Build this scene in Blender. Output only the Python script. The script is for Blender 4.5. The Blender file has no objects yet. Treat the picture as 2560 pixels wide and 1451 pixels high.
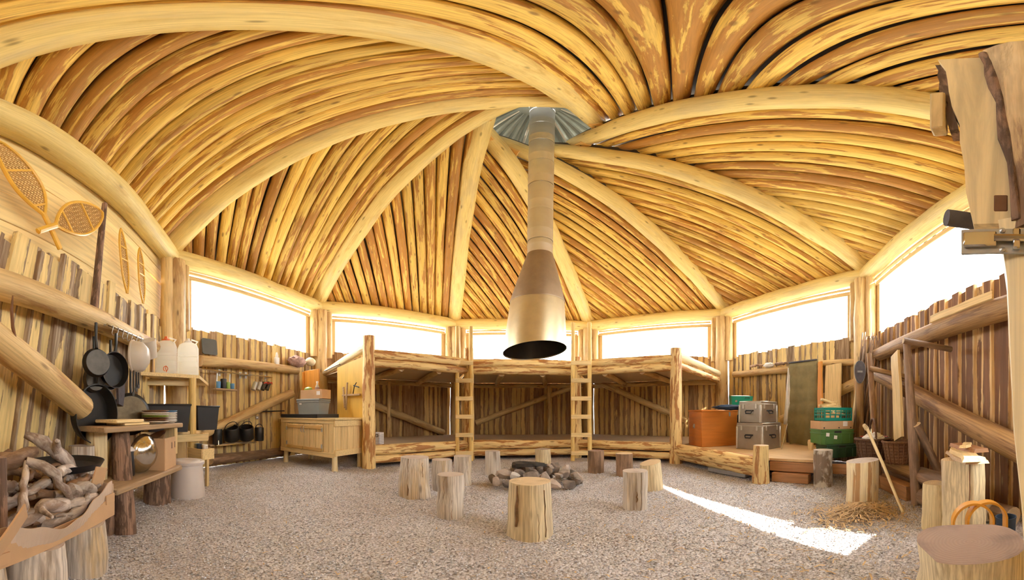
import bpy, bmesh, math, random
import numpy as np
from math import sin, cos, tan, pi, hypot, atan2, radians, sqrt
from mathutils import Matrix, Vector, noise
rnd = random.Random(7)
S = bpy.context.scene
COL = S.collection

# ------------------------------------------------------------------ camera
# the photograph is a stitched level panorama: equirectangular, 778.5 px per radian
F, HZ, EYE = 778.5, 1035.0, 0.95
cd = bpy.data.cameras.new('camera')
cd.type = 'PANO'
cd.panorama_type = 'EQUIRECTANGULAR'
cd.longitude_min, cd.longitude_max = -1280 / F, 1280 / F
cd.latitude_min, cd.latitude_max = -(1451 - HZ) / F, HZ / F
cd.clip_start = 0.02
cam = bpy.data.objects.new('camera', cd)
cam.location = (0, 0, EYE)
cam.rotation_euler = (pi / 2, 0, 0)
COL.objects.link(cam)
S.camera = cam

# ------------------------------------------------------------------ light
S.view_settings.view_transform = 'Standard'
S.view_settings.look = 'None'
S.view_settings.gamma = 1
S.view_settings.use_curve_mapping = False
S.view_settings.exposure = 1.38
wd = bpy.data.worlds.new('sky'); S.world = wd
wd.use_nodes = True
bg = wd.node_tree.nodes['Background']
bg.inputs[0].default_value = (0.93, 0.97, 1.0, 1)
bg.inputs[1].default_value = 6.5
sl = bpy.data.lights.new('sun', 'SUN'); sl.energy = 16; sl.angle = 0.01; sl.color = (1, 0.94, 0.84)
so = bpy.data.objects.new('sun', sl); COL.objects.link(so)
so.rotation_euler = Vector((-0.02, 1, -0.49)).to_track_quat('-Z', 'Y').to_euler()
S.cycles.max_bounces = 10
S.cycles.diffuse_bounces = 8
S.cycles.transparent_max_bounces = 12
S.cycles.caustics_reflective = False
S.cycles.caustics_refractive = False
S.cycles.sample_clamp_indirect = 10

# ------------------------------------------------------------------ the plan of the hut: an octagon
R, D, PHI, PSI = 5.37, 4.42, -0.102, 0.087
CX, CY = D * sin(PSI), D * cos(PSI)
def vert(k):
    a = PHI + PSI + (k - 2.5) * pi / 4
    return Vector((CX + R * sin(a), CY + R * cos(a)))
SIDE = (vert(1) - vert(0)).length
def wall_axes(k):
    A = vert(k); u = (vert(k + 1) - A).normalized()
    n = Vector((u.y, -u.x))
    if n.dot(Vector((CX, CY)) - A) < 0: n = -n
    return A, u, n
def wp(k, s, z, off=0.0):
    A, u, n = wall_axes(k); p = A + u * s + n * off
    return Vector((p.x, p.y, z))
def wframe(k, s, z, off=0.0):
    A, u, n = wall_axes(k); p = wp(k, s, z, off)
    return Matrix(((u.x, -n.x, 0, p.x), (u.y, -n.y, 0, p.y), (0, 0, 1, p.z), (0, 0, 0, 1)))
def ray(x, y):
    lo = (x - 1280) / F
    return Vector((sin(lo), cos(lo))), tan((HZ - y) / F)
def at(x, y, d):
    e, t = ray(x, y); return Vector((e.x * d, e.y * d, EYE + t * d))
def on(x, y, z=0.0):
    e, t = ray(x, y); d = (z - EYE) / t
    return Vector((e.x * d, e.y * d, z))
def wsz(k, x, y, off=0.0):
    e, t = ray(x, y); A, u, n = wall_axes(k); A = A + n * off
    det = e.x * (-u.y) + e.y * u.x
    d = (A.x * (-u.y) + A.y * u.x) / det
    s = (e * d - A).dot(u)
    return s, EYE + t * d
def won(k, x, y, off=0.0):
    s, z = wsz(k, x, y, off); return wp(k, s, z, off)

# ------------------------------------------------------------------ materials
def new_mat(name):
    m = bpy.data.materials.new(name); m.use_nodes = True
    nt = m.node_tree; b = nt.nodes['Principled BSDF']
    return m, nt, b
def N(nt, t, **kw):
    n = nt.nodes.new(t)
    for k, v in kw.items():
        if k.startswith('i_'): n.inputs[int(k[2:])].default_value = v
        else: setattr(n, k, v)
    return n
def mixc(nt, fac, a, b, mode='MIX'):
    n = nt.nodes.new('ShaderNodeMix'); n.data_type = 'RGBA'; n.blend_type = mode
    for sock, v in ((n.inputs[0], fac), (n.inputs[6], a), (n.inputs[7], b)):
        if hasattr(v, 'default_value') or hasattr(v, 'is_linked'): nt.links.new(v, sock)
        else: sock.default_value = v if not isinstance(v, tuple) else (v + (1,))[:4]
    return n.outputs[2]
def mth(nt, op, a, b=0.0, clamp=False):
    n = nt.nodes.new('ShaderNodeMath'); n.operation = op; n.use_clamp = clamp
    for sock, v in ((n.inputs[0], a), (n.inputs[1], b)):
        if hasattr(v, 'is_linked'): nt.links.new(v, sock)
        else: sock.default_value = v
    return n.outputs[0]
def mrange(nt, v, a, b, c=0.0, d=1.0, smooth=True):
    n = nt.nodes.new('ShaderNodeMapRange'); n.clamp = True
    if smooth: n.interpolation_type = 'SMOOTHSTEP'
    nt.links.new(v, n.inputs[0])
    for i, x in enumerate((a, b, c, d)): n.inputs[i + 1].default_value = x
    return n.outputs[0]
def coords(nt, scale, seed=0.0):
    tc = N(nt, 'ShaderNodeTexCoord'); oi = N(nt, 'ShaderNodeObjectInfo')
    r = mth(nt, 'MULTIPLY', oi.outputs['Random'], 91.7)
    cb = N(nt, 'ShaderNodeCombineXYZ')
    for i in range(3): nt.links.new(r, cb.inputs[i])
    mp = N(nt, 'ShaderNodeMapping'); mp.inputs[3].default_value = scale
    mp.inputs[1].default_value = (seed, seed * .7, seed * 1.3)
    nt.links.new(tc.outputs['Object'], mp.inputs[0])
    ad = N(nt, 'ShaderNodeVectorMath', operation='ADD')
    nt.links.new(mp.outputs[0], ad.inputs[0]); nt.links.new(cb.outputs[0], ad.inputs[1])
    return ad.outputs[0], oi.outputs['Random'], tc.outputs['Object']
def noise_tex(nt, vec, scale=1.0, detail=4.0, rough=.55, dist=0.0):
    n = N(nt, 'ShaderNodeTexNoise'); n.inputs['Scale'].default_value = scale
    n.inputs['Detail'].default_value = detail; n.inputs['Roughness'].default_value = rough
    n.inputs['Distortion'].default_value = dist
    nt.links.new(vec, n.inputs['Vector']); return n.outputs['Fac']
def bump(nt, b, h, strength=.3, dist=.01):
    n = N(nt, 'ShaderNodeBump'); n.inputs['Strength'].default_value = strength
    n.inputs['Distance'].default_value = dist
    nt.links.new(h, n.inputs['Height']); nt.links.new(n.outputs[0], b.inputs['Normal'])
def hsv(nt, col, rand, amt=.25):
    n = N(nt, 'ShaderNodeHueSaturation')
    nt.links.new(mrange(nt, rand, 0, 1, 1 - amt, 1 + amt, False), n.inputs['Value'])
    nt.links.new(col, n.inputs['Color']); return n.outputs[0]

def wood_log(name, light, dark, amt=.5, soft=.06, xy=9.0, z=1.1, var=.15, third=None, rough=.62, grain=.32, spread=0.0):
    """round timber: inner-bark patches streaked along the local Z axis over paler wood"""
    m, nt, b = new_mat(name)
    v, r, o = coords(nt, (xy, xy, z))
    p = noise_tex(nt, v, 1.0, 7, .62, .3)
    if spread:
        rr = mth(nt, 'MULTIPLY', mth(nt, 'SUBTRACT', mth(nt, 'FRACT', mth(nt, 'MULTIPLY', r, 17.3)), .5), spread)
        p = mth(nt, 'ADD', p, rr)
    f = mrange(nt, p, 1 - amt - soft, 1 - amt + soft)
    v2, _, _ = coords(nt, (70, 70, 2.5), 5)
    g = noise_tex(nt, v2, 1.0, 3)
    c = mixc(nt, f, light, dark)
    if third:
        v3, _, _ = coords(nt, (4, 4, .9), 11)
        c = mixc(nt, mrange(nt, noise_tex(nt, v3, 1, 5, .6), .5, .66), c, third)
    c = mixc(nt, mrange(nt, g, .3, .7, .0, grain), c, tuple(x * .45 for x in dark))
    vk, _, _ = coords(nt, (7, 7, 2.4), 3)
    vo = N(nt, 'ShaderNodeTexVoronoi'); nt.links.new(vk, vo.inputs['Vector']); vo.inputs['Scale'].default_value = 1
    c = mixc(nt, mrange(nt, vo.outputs['Distance'], .05, .17, .75, 0), c, tuple(x * .4 for x in dark))
    nt.links.new(hsv(nt, c, r, var), b.inputs['Base Color'])
    b.inputs['Roughness'].default_value = rough
    h = mth(nt, 'ADD', mth(nt, 'MULTIPLY', f, .8), g)
    bump(nt, b, h, .5, .006)
    return m
def end_grain(name, a, c2, rough=.8, ring=.3):
    m, nt, b = new_mat(name)
    v, r, o = coords(nt, (1, 1, .2))
    tc = o
    nd = noise_tex(nt, v, 9, 3)
    ln = N(nt, 'ShaderNodeVectorMath', operation='LENGTH')
    mp = N(nt, 'ShaderNodeMapping'); mp.inputs[3].default_value = (1, 1, 0)
    nt.links.new(tc, mp.inputs[0]); nt.links.new(mp.outputs[0], ln.inputs[0])
    q = mth(nt, 'ADD', ln.outputs['Value'], mth(nt, 'MULTIPLY', nd, .03))
    w = mth(nt, 'SINE', mth(nt, 'MULTIPLY', q, 420.0))
    f = mrange(nt, w, -1, 1, 0, ring)
    big = noise_tex(nt, v, 5, 5)
    c = mixc(nt, f, a, c2)
    c = mixc(nt, mrange(nt, big, .45, .7, 0, .5), c, tuple(x * .6 for x in c2))
    nt.links.new(hsv(nt, c, r, .12), b.inputs['Base Color'])
    b.inputs['Roughness'].default_value = rough
    bump(nt, b, mth(nt, 'ADD', w, big), .25, .003)
    return m
def wood_board(name, face, edge, thr=.05, spread=.035, whole=.2, var=.16, grey=None):
    """waney-edged slab: face colour in the middle, bark colour along both edges (local X across, Z up)"""
    m, nt, b = new_mat(name)
    v, r, o = coords(nt, (30, 8, 1.6))
    g = noise_tex(nt, v, 1.2, 6, .6, .4)
    v2, _, _ = coords(nt, (14, 4, 2.2), 9)
    e = noise_tex(nt, v2, 1.0, 5, .6)
    sp = N(nt, 'ShaderNodeSeparateXYZ'); nt.links.new(o, sp.inputs[0])
    ax = mth(nt, 'ABSOLUTE', sp.outputs[0])
    q = mth(nt, 'ADD', ax, mth(nt, 'MULTIPLY', mth(nt, 'SUBTRACT', e, .5), spread * 3.2))
    r2 = mth(nt, 'FRACT', mth(nt, 'MULTIPLY', r, 7.31))
    t = mth(nt, 'ADD', thr, mth(nt, 'MULTIPLY', r2, spread))
    f = mrange(nt, mth(nt, 'SUBTRACT', q, t), -.004, .006)
    r3 = mth(nt, 'FRACT', mth(nt, 'MULTIPLY', r, 13.7))
    wh = mrange(nt, mth(nt, 'ADD', r3, mth(nt, 'MULTIPLY', mth(nt, 'SUBTRACT', e, .5), .5)), 1 - whole, 1.02 - whole)
    f = mth(nt, 'MAXIMUM', f, wh)
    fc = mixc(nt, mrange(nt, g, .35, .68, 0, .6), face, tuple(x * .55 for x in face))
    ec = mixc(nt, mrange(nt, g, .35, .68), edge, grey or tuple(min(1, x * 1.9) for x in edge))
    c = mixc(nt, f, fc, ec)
    vk, _, _ = coords(nt, (9, 3, 2.0), 4)
    vo = N(nt, 'ShaderNodeTexVoronoi'); nt.links.new(vk, vo.inputs['Vector']); vo.inputs['Scale'].default_value = 1
    c = mixc(nt, mrange(nt, vo.outputs['Distance'], .04, .14, .7, 0), c, tuple(x * .5 for x in edge))
    nt.links.new(hsv(nt, c, r, var), b.inputs['Base Color'])
    b.inputs['Roughness'].default_value = .75
    bump(nt, b, mth(nt, 'ADD', f, g), .5, .006)
    return m
def sawn(name, col, var=.12, scale=(3, 60, 60), rough=.65, amt=.45):
    """sawn timber: grain along local X"""
    m, nt, b = new_mat(name)
    v, r, o = coords(nt, scale)
    g = noise_tex(nt, v, 1, 5, .6, .5)
    c = mixc(nt, mrange(nt, g, .35, .7, 0, amt), col, tuple(x * .42 for x in col))
    nt.links.new(hsv(nt, c, r, var), b.inputs['Base Color'])
    b.inputs['Roughness'].default_value = rough
    bump(nt, b, g, .2, .003)
    return m
def plain(name, col, rough=.5, metal=0.0, vary=.15, scale=8.0, bmp=0.0, var=0.0, trans=0.0, spec=None):
    m, nt, b = new_mat(name)
    v, r, o = coords(nt, (scale,) * 3)
    g = noise_tex(nt, v, 1, 5, .6)
    c = mixc(nt, mrange(nt, g, .3, .75, 0, 1), col, tuple(x * (1 - vary) for x in col))
    if var: c = hsv(nt, c, r, var)
    nt.links.new(c, b.inputs['Base Color'])
    b.inputs['Roughness'].default_value = rough; b.inputs['Metallic'].default_value = metal
    if spec is not None: b.inputs['Specular IOR Level'].default_value = spec
    if trans:
        b.inputs['Transmission Weight'].default_value = 0
        tr = N(nt, 'ShaderNodeBsdfTranslucent'); tr.inputs[0].default_value = tuple(col) + (1,)
        mx = N(nt, 'ShaderNodeMixShader'); mx.inputs[0].default_value = trans
        nt.links.new(b.outputs[0], mx.inputs[1]); nt.links.new(tr.outputs[0], mx.inputs[2])
        nt.links.new(mx.outputs[0], nt.nodes['Material Output'].inputs[0])
    if bmp: bump(nt, b, g, bmp, .01)
    return m
M = {}
M['pole'] = wood_log('roof_pole_wood', (.87, .61, .145), (.49, .235, .045), .49, .035, 18, 1.5, .15, None, .55, .4, .2)
M['rafter'] = wood_log('rafter_wood', (.83, .665, .27), (.63, .44, .145), .38, .12, 9, 1.6, .05, (.70, .57, .27), .5, .25)
M['peel'] = wood_log('peeled_log', (.86, .64, .28), (.44, .20, .06), .47, .025, 16, 2.2, .1)
M['bark'] = wood_log('bark_log', (.36, .215, .14), (.13, .075, .048), .5, .06, 22, 5, .12, None, .8, .6)
M['rail'] = wood_log('rail_wood', (.70, .50, .22), (.42, .24, .09), .44, .08, 9, 1.2, .08, (.56, .38, .16))
M['greylog'] = wood_log('weathered_log', (.72, .65, .56), (.40, .31, .23), .42, .07, 13, 1.0, .1, (.66, .49, .27), .7, .6)
M['palelog'] = wood_log('pale_split_log', (.80, .66, .38), (.52, .33, .14), .38, .05, 16, 1.0, .08)
M['yellowlog'] = wood_log('yellow_log', (.80, .67, .42), (.42, .27, .12), .35, .05, 9, .8, .06, (.60, .49, .34), .65, .55)
M['splitlog'] = wood_log('split_striped_log', (.90, .80, .54), (.50, .30, .13), .45, .02, 11, .16, .04)
M['redrail'] = wood_log('reddish_rail_wood', (.42, .245, .10), (.22, .11, .045), .46, .06, 10, 1.2, .1, None, .62, .5)
M['darklog'] = wood_log('brown_log', (.36, .22, .13), (.17, .10, .055), .5, .12, 10, 2, .1)
M['birch'] = wood_log('birch_bark', (.62, .57, .48), (.22, .16, .11), .5, .06, 7, 5, .05)
M['drift'] = wood_log('driftwood', (.62, .54, .47), (.27, .19, .14), .48, .1, 14, 5, .3)
M['driftb'] = wood_log('brown_driftwood', (.46, .30, .18), (.20, .11, .06), .5, .12, 9, 5, .2)
M['end'] = end_grain('cut_end', (.66, .50, .30), (.50, .35, .19))
M['endgrey'] = end_grain('weathered_cut_end', (.52, .44, .37), (.40, .32, .26))
M['enddark'] = end_grain('stump_top', (.33, .225, .17), (.19, .12, .09), .8, .16)
M['board'] = wood_board('slab_board', (.81, .61, .255), (.19, .115, .06), .034, .045, .2, .14, (.44, .34, .22))
M['boardk'] = wood_board('kitchen_slab_board', (.83, .61, .235), (.28, .155, .065), .038, .045, .12, .12, (.5, .36, .2))
M['boardf'] = wood_board('far_slab_board', (.70, .47, .175), (.22, .11, .04), .03, .045, .25, .14, (.42, .26, .12))
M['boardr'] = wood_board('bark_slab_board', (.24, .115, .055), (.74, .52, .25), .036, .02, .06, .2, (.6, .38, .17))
M['hplank'] = sawn('wide_pale_plank', (.82, .60, .26), .08, (1.6, 30, 9), .7, .3)
M['sawn'] = sawn('sawn_pine', (.80, .60, .29), .1)
M['sawnz'] = sawn('upright_pine', (.78, .57, .27), .1, (45, 45, 2.2))
M['oldplank'] = sawn('old_plank', (.46, .31, .17), .12)
M['ply'] = sawn('yellow_panel', (.78, .50, .10), .06, (10, 10, 1.2), .45, .25)
M['orange'] = sawn('orange_stain', (.62, .21, .035), .05, (1.5, 1.5, 14), .35, .3)
M['orangez'] = sawn('orange_panel', (.66, .27, .04), .05, (12, 12, 1.2), .4, .3)
M['deck'] = sawn('deck_ply', (.50, .35, .20), .08, (1.5, 12, 12), .7, .3)
M['under'] = sawn('deck_underside', (.62, .47, .29), .06, (2, 14, 14), .8, .2)
M['hood'] = plain('brushed_hood_steel', (.64, .55, .36), .34, .8, .15, 5, 0)
M['hoodcone'] = plain('hood_cone_steel', (.34, .25, .16), .45, .6, .2, 5, 0)
M['pipe'] = plain('flue_steel', (.72, .70, .66), .32, .7, .12, 3, 0)
M['hoodlining'] = plain('dark_lining_steel', (.05, .045, .04), .45, .5, .3, 6)
M['cap'] = plain('corrugated_metal', (.34, .37, .33), .5, .5, .2, 4)
M['iron'] = plain('black_iron', (.022, .020, .018), .42, .3, .4, 6, .1)
M['ironb'] = plain('worn_pan_base', (.085, .075, .06), .4, .5, .4, 10)
M['griddle'] = plain('scorched_griddle', (.20, .15, .085), .45, .6, .5, 7)
M['steel'] = plain('polished_steel', (.62, .58, .52), .16, 1, .1, 3)
M['zinc'] = plain('zinc_hardware', (.50, .50, .48), .35, .6, .15, 12)
M['alu'] = plain('aluminium_case', (.42, .36, .28), .36, .8, .15, 6)
M['alutrim'] = plain('aluminium_trim', (.62, .58, .50), .35, .7, .15, 14)
M['blackpl'] = plain('black_plastic', (.018, .018, .02), .45, 0, .2, 4)
M['greypl'] = plain('grey_plastic', (.33, .36, .35), .5, 0, .1, 4)
M['barrel'] = plain('pale_grey_plastic', (.62, .56, .52), .45, 0, .1, 3)
M['jug'] = plain('milky_plastic', (.95, .95, .90), .35, 0, .03, 3, 0, 0, .7)
M['bowl'] = plain('cloudy_plastic', (.82, .76, .66), .35, 0, .08, 4, 0, 0, .45)
M['white'] = plain('white_paint', (.82, .80, .77), .5, 0, .06, 5)
M['orangecap'] = plain('orange_plastic', (.78, .16, .03), .4)
M['red'] = plain('red_plastic', (.60, .05, .03), .4)
M['blue'] = plain('blue_plastic', (.10, .28, .52), .4)
M['green'] = plain('lime_plastic', (.32, .48, .08), .4)
M['teal'] = plain('teal_plastic', (.0, .24, .19), .4, 0, .1)
M['tealb'] = plain('green_tub_plastic', (.0, .27, .15), .45, 0, .1)
M['greenbox'] = plain('green_crate_plastic', (.075, .19, .045), .5, 0, .15)
M['dkgreen'] = plain('dark_green_plastic', (.025, .075, .03), .5, 0, .2)
M['card'] = plain('cardboard', (.58, .37, .20), .85, 0, .1, 5)
M['cardin'] = plain('pale_cardboard', (.62, .48, .36), .85, 0, .1, 5)
M['olive'] = plain('olive_quilt', (.26, .215, .10), .9, 0, .25, 5, .2)
M['denim'] = plain('blue_cloth', (.03, .055, .10), .9, 0, .4, 12, .3)
M['cloth'] = plain('white_cloth', (.78, .76, .72), .9, 0, .12, 9, .3)
M['pinkcloth'] = plain('pink_cloth', (.52, .33, .28), .9, 0, .5, 12, .4)
M['cream'] = plain('cream_cloth', (.80, .68, .46), .9, 0, .15, 9)
M['felt'] = plain('grey_felt', (.11, .10, .11), .95, 0, .3, 20, .2)
M['wicker'] = plain('wicker', (.22, .10, .04), .7, 0, .5, 40, .5)
M['wickerd'] = plain('dark_wicker', (.12, .055, .025), .7, 0, .5, 40, .5)
M['bent'] = plain('bentwood', (.72, .34, .045), .35, 0, .2, 8)
M['rawhide'] = plain('rawhide_webbing', (.52, .29, .08), .6, 0, .3, 20)
M['ashwood'] = plain('varnished_ash', (.80, .46, .06), .35, 0, .15, 8)
M['stone'] = plain('hearth_stone', (.40, .33, .28), .85, 0, .6, 7, .6, .45)
M['stonew'] = plain('white_hearth_stone', (.62, .60, .56), .7, 0, .35, 6, .4, .1)
M['slate'] = plain('black_slate', (.055, .05, .045), .6, 0, .4, 8, .3)
M['roofcover'] = plain('roof_felt', (.10, .08, .06), .9)
M['outside'] = plain('outside_ground', (.62, .56, .44), .95, 0, .2, .3)
M['slabg'] = plain('grey_slab', (.25, .25, .26), .5, 0, .2, 5)
M['darkblock'] = plain('dark_brown_block', (.20, .09, .04), .8, 0, .3, 6)
M['china'] = plain('white_china', (.80, .77, .70), .25, 0, .05)
M['pottery'] = plain('brown_pottery', (.26, .13, .05), .4, 0, .3)

def glass_mat():
    m, nt, b = new_mat('clear_sheeting')
    tr = N(nt, 'ShaderNodeBsdfTransparent'); tr.inputs[0].default_value = (.97, .97, .96, 1)
    tl = N(nt, 'ShaderNodeBsdfTranslucent'); tl.inputs[0].default_value = (.95, .95, .93, 1)
    mx = N(nt, 'ShaderNodeMixShader'); mx.inputs[0].default_value = .18
    nt.links.new(tr.outputs[0], mx.inputs[1]); nt.links.new(tl.outputs[0], mx.inputs[2])
    nt.links.new(mx.outputs[0], nt.nodes['Material Output'].inputs[0])
    return m
M['pane'] = glass_mat()

# ------------------------------------------------------------------ building helpers
W = {}
def put(o, mw, parent=None):
    COL.objects.link(o)
    W[o.name] = mw.copy()
    if parent is not None:
        o.parent = parent
        o.matrix_basis = W[parent.name].inverted() @ mw
    else:
        o.matrix_basis = mw
    return o
def tag(o, label=None, cat=None, group=None, kind=None):
    if label: o['label'] = label
    if cat: o['category'] = cat
    if group: o['group'] = group
    if kind: o['kind'] = kind
    return o
def T(x, y=None, z=None):
    return Matrix.Translation(Vector(x) if y is None else Vector((x, y, z)))
def RX(a): return Matrix.Rotation(a, 4, 'X')
def RY(a): return Matrix.Rotation(a, 4, 'Y')
def RZ(a): return Matrix.Rotation(a, 4, 'Z')
def thing(name, label, cat, mw, group=None, kind=None):
    o = bpy.data.objects.new(name, None); o.empty_display_size = .1
    if isinstance(mw, Vector): mw = T(mw)
    put(o, mw)
    return tag(o, label, cat, group, kind)
def mesh_obj(name, vs, fs, mats, mw, parent=None, mi=None, smooth=True, ang=40):
    me = bpy.data.meshes.new(name)
    me.from_pydata([tuple(v) for v in vs], [], fs)
    for m in (mats if isinstance(mats, (list, tuple)) else [mats]): me.materials.append(M[m] if isinstance(m, str) else m)
    if mi: me.polygons.foreach_set('material_index', mi)
    me.polygons.foreach_set('use_smooth', [smooth] * len(fs))
    me.update()
    if smooth: me.set_sharp_from_angle(angle=radians(ang))
    o = bpy.data.objects.new(name, me)
    return put(o, mw, parent)
class MB:
    """collects shapes that together make ONE part"""
    def __init__(s): s.v = []; s.f = []; s.m = []
    def add(s, vs, fs, mi=0, mat=None):
        b = len(s.v)
        for v in vs: s.v.append(tuple(mat @ Vector(v)) if mat is not None else tuple(v))
        for f in fs: s.f.append([i + b for i in f]); s.m.append(mi)
        return s
    def box(s, sx, sy, sz, mat=None, mi=0, c=(0, 0, 0), bev=0.004):
        hx, hy, hz = sx / 2, sy / 2, sz / 2
        bev = min(bev, hx * .45, hy * .45, hz * .45)
        if bev <= 0:
            vs = [(c[0] + a * hx, c[1] + b * hy, c[2] + d * hz) for a in (-1, 1) for b in (-1, 1) for d in (-1, 1)]
            fs = [(0, 1, 3, 2), (4, 6, 7, 5), (0, 4, 5, 1), (2, 3, 7, 6), (0, 2, 6, 4), (1, 5, 7, 3)]
            return s.add(vs, fs, mi, mat)
        bm = bmesh.new(); bmesh.ops.create_cube(bm, size=1)
        for v in bm.verts: v.co = Vector((c[0] + v.co.x * sx, c[1] + v.co.y * sy, c[2] + v.co.z * sz))
        bmesh.ops.bevel(bm, geom=bm.edges[:], offset=bev, segments=1, affect='EDGES')
        bm.verts.index_update()
        s.add([v.co[:] for v in bm.verts], [[v.index for v in f.verts] for f in bm.faces], mi, mat)
        bm.free(); return s
    def tube(s, pts, r, n=8, mi=0, mat=None, cap=True, closed=False):
        pts = [Vector(p) for p in pts]; k = len(pts)
        rr = r if isinstance(r, (list, tuple)) else [r] * k
        vs = []; fs = []; prev = None
        for i, p in enumerate(pts):
            a = pts[(i - 1) % k] if (closed or i > 0) else p
            b = pts[(i + 1) % k] if (closed or i < k - 1) else p
            t = (b - a)
            t = t.normalized() if t.length > 1e-9 else Vector((0, 0, 1))
            if prev is None:
                x = t.orthogonal().normalized()
            else:
                x = prev - t * prev.dot(t)
                x = x.normalized() if x.length > 1e-6 else t.orthogonal().normalized()
            prev = x; y = t.cross(x)
            for j in range(n):
                q = 2 * pi * j / n
                vs.append(p + (x * cos(q) + y * sin(q)) * rr[i])
        for i in range(k if closed else k - 1):
            a = i * n; b = ((i + 1) % k) * n
            for j in range(n):
                j2 = (j + 1) % n
                fs.append([a + j, a + j2, b + j2, b + j])
        if cap and not closed:
            fs.append(list(range(n))[::-1]); fs.append([(k - 1) * n + j for j in range(n)])
        return s.add(vs, fs, mi, mat)
    def lathe(s, prof, n=24, mi=0, mat=None, cap0=True, cap1=True):
        vs = []; fs = []
        for r, z in prof:
            for j in range(n):
                q = 2 * pi * j / n; vs.append((r * cos(q), r * sin(q), z))
        for i in range(len(prof) - 1):
            for j in range(n):
                j2 = (j + 1) % n; a = i * n; b = a + n
                fs.append([a + j, a + j2, b + j2, b + j])
        if cap0: fs.append(list(range(n))[::-1])
        if cap1: fs.append([(len(prof) - 1) * n + j for j in range(n)])
        return s.add(vs, fs, mi, mat)
    def prism(s, poly, z0, z1, mi=0, mat=None):
        n = len(poly)
        ar = sum(poly[i][0] * poly[(i + 1) % n][1] - poly[(i + 1) % n][0] * poly[i][1] for i in range(n))
        if ar < 0: poly = poly[::-1]
        vs = [(p[0], p[1], z0) for p in poly] + [(p[0], p[1], z1) for p in poly]
        fs = [list(range(n))[::-1], list(range(n, 2 * n))]
        for i in range(n):
            j = (i + 1) % n; fs.append([i, j, n + j, n + i])
        return s.add(vs, fs, mi, mat)
    def build(s, name, mats, parent=None, mw=None, smooth=True, ang=40):
        if mw is None: mw = W[parent.name] if parent is not None else Matrix()
        return mesh_obj(name, s.v, s.f, mats, mw, parent, s.m, smooth, ang)
def box(name, size, mat, parent, local=None, bev=.005, world=None):
    mb = MB().box(*size, bev=bev)
    mw = world if world is not None else W[parent.name] @ (local if local is not None else Matrix())
    return mb.build(name, mat, parent, mw)
def zto(d):
    d = Vector(d).normalized()
    return d.to_track_quat('Z', 'Y').to_matrix().to_4x4()
def log_geo(L, r0, r1, n=12, bend=0.0, wob=.05, seed=0, step=.4, knob=0.0, facets=None, slant=0.0):
    rg = random.Random(seed)
    k = max(2, int(L / step) + 1)
    vs = []; fs = []; mi = []
    ph = rg.random() * 2 * pi
    lobes = [(rg.randint(2, 4), rg.random() * 6.3, rg.random()) for _ in range(3)]
    wz = [(rg.uniform(-1, 1), rg.uniform(-1, 1), rg.uniform(-1, 1)) for _ in range(k)]
    for i in range(k):
        t = i / (k - 1)
        r = r0 + (r1 - r0) * t
        ends = 0 if i in (0, k - 1) else 1
        cx = bend * sin(pi * t) * cos(ph) + wz[i][0] * r * .07 * ends
        cy = bend * sin(pi * t) * sin(ph) + wz[i][1] * r * .07 * ends
        for j in range(n):
            q = 2 * pi * j / n
            w = 1 + wob * sum(sin(a * q + b + t * 2 * c) for a, b, c in lobes) * .5 + wob * .6 * wz[i][2]
            if facets:
                for fa, fd in facets:
                    cc = cos(q - fa)
                    if cc > fd: w = min(w, fd / cc * (1.0))
            dz = slant * r * cos(q - ph) if i == k - 1 else 0
            vs.append((cx + r * w * cos(q), cy + r * w * sin(q), L * t + dz))
    for i in range(k - 1):
        for j in range(n):
            j2 = (j + 1) % n; a = i * n; b = a + n
            fs.append([a + j, a + j2, b + j2, b + j]); mi.append(0)
    fs.append(list(range(n))[::-1]); mi.append(1)
    fs.append([(k - 1) * n + j for j in range(n)]); mi.append(1)
    return vs, fs, mi
_seed = [100]
def log(name, p0, p1, r0, r1, mats, parent=None, **kw):
    p0, p1 = Vector(p0), Vector(p1)
    _seed[0] += 1
    kw.setdefault('seed', _seed[0])
    vs, fs, mi = log_geo((p1 - p0).length, r0, r1, **kw)
    if isinstance(mats, str): mats = (mats, 'end')
    return mesh_obj(name, vs, fs, mats, T(p0) @ zto(p1 - p0), parent, mi, True, 50)
def board_geo(w, h, t, seed=0, jag=.012, top=0.0, ny=8):
    """waney slab standing up: x across, y thickness, z up from 0"""
    rg = random.Random(seed)
    L = []; Rr = []
    a = rg.uniform(0, 6); b = rg.uniform(0, 6)
    for i in range(ny):
        z = h * i / (ny - 1)
        L.append((-w / 2 + jag * sin(a + i * 1.3) + rg.uniform(-jag, jag) * .5, z))
        Rr.append((w / 2 + jag * sin(b + i * 1.1) + rg.uniform(-jag, jag) * .5, z))
    L[-1] = (L[-1][0], h + top * .5); Rr[-1] = (Rr[-1][0], h - top * .5)
    vs = []; fs = []
    for i in range(ny):
        (lx, lz), (rx, rz) = L[i], Rr[i]
        ins = min(.012, w * .1)
        vs += [(lx, t / 2, lz), (lx + ins, -t / 2, lz), (rx - ins, -t / 2, rz), (rx, t / 2, rz)]
    for i in range(ny - 1):
        a0 = i * 4; b0 = a0 + 4
        for j in range(4):
            j2 = (j + 1) % 4
            fs.append([a0 + j, a0 + j2, b0 + j2, b0 + j])
    fs.append([3, 2, 1, 0]); e = (ny - 1) * 4; fs.append([e, e + 1, e + 2, e + 3])
    return vs, fs

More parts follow.
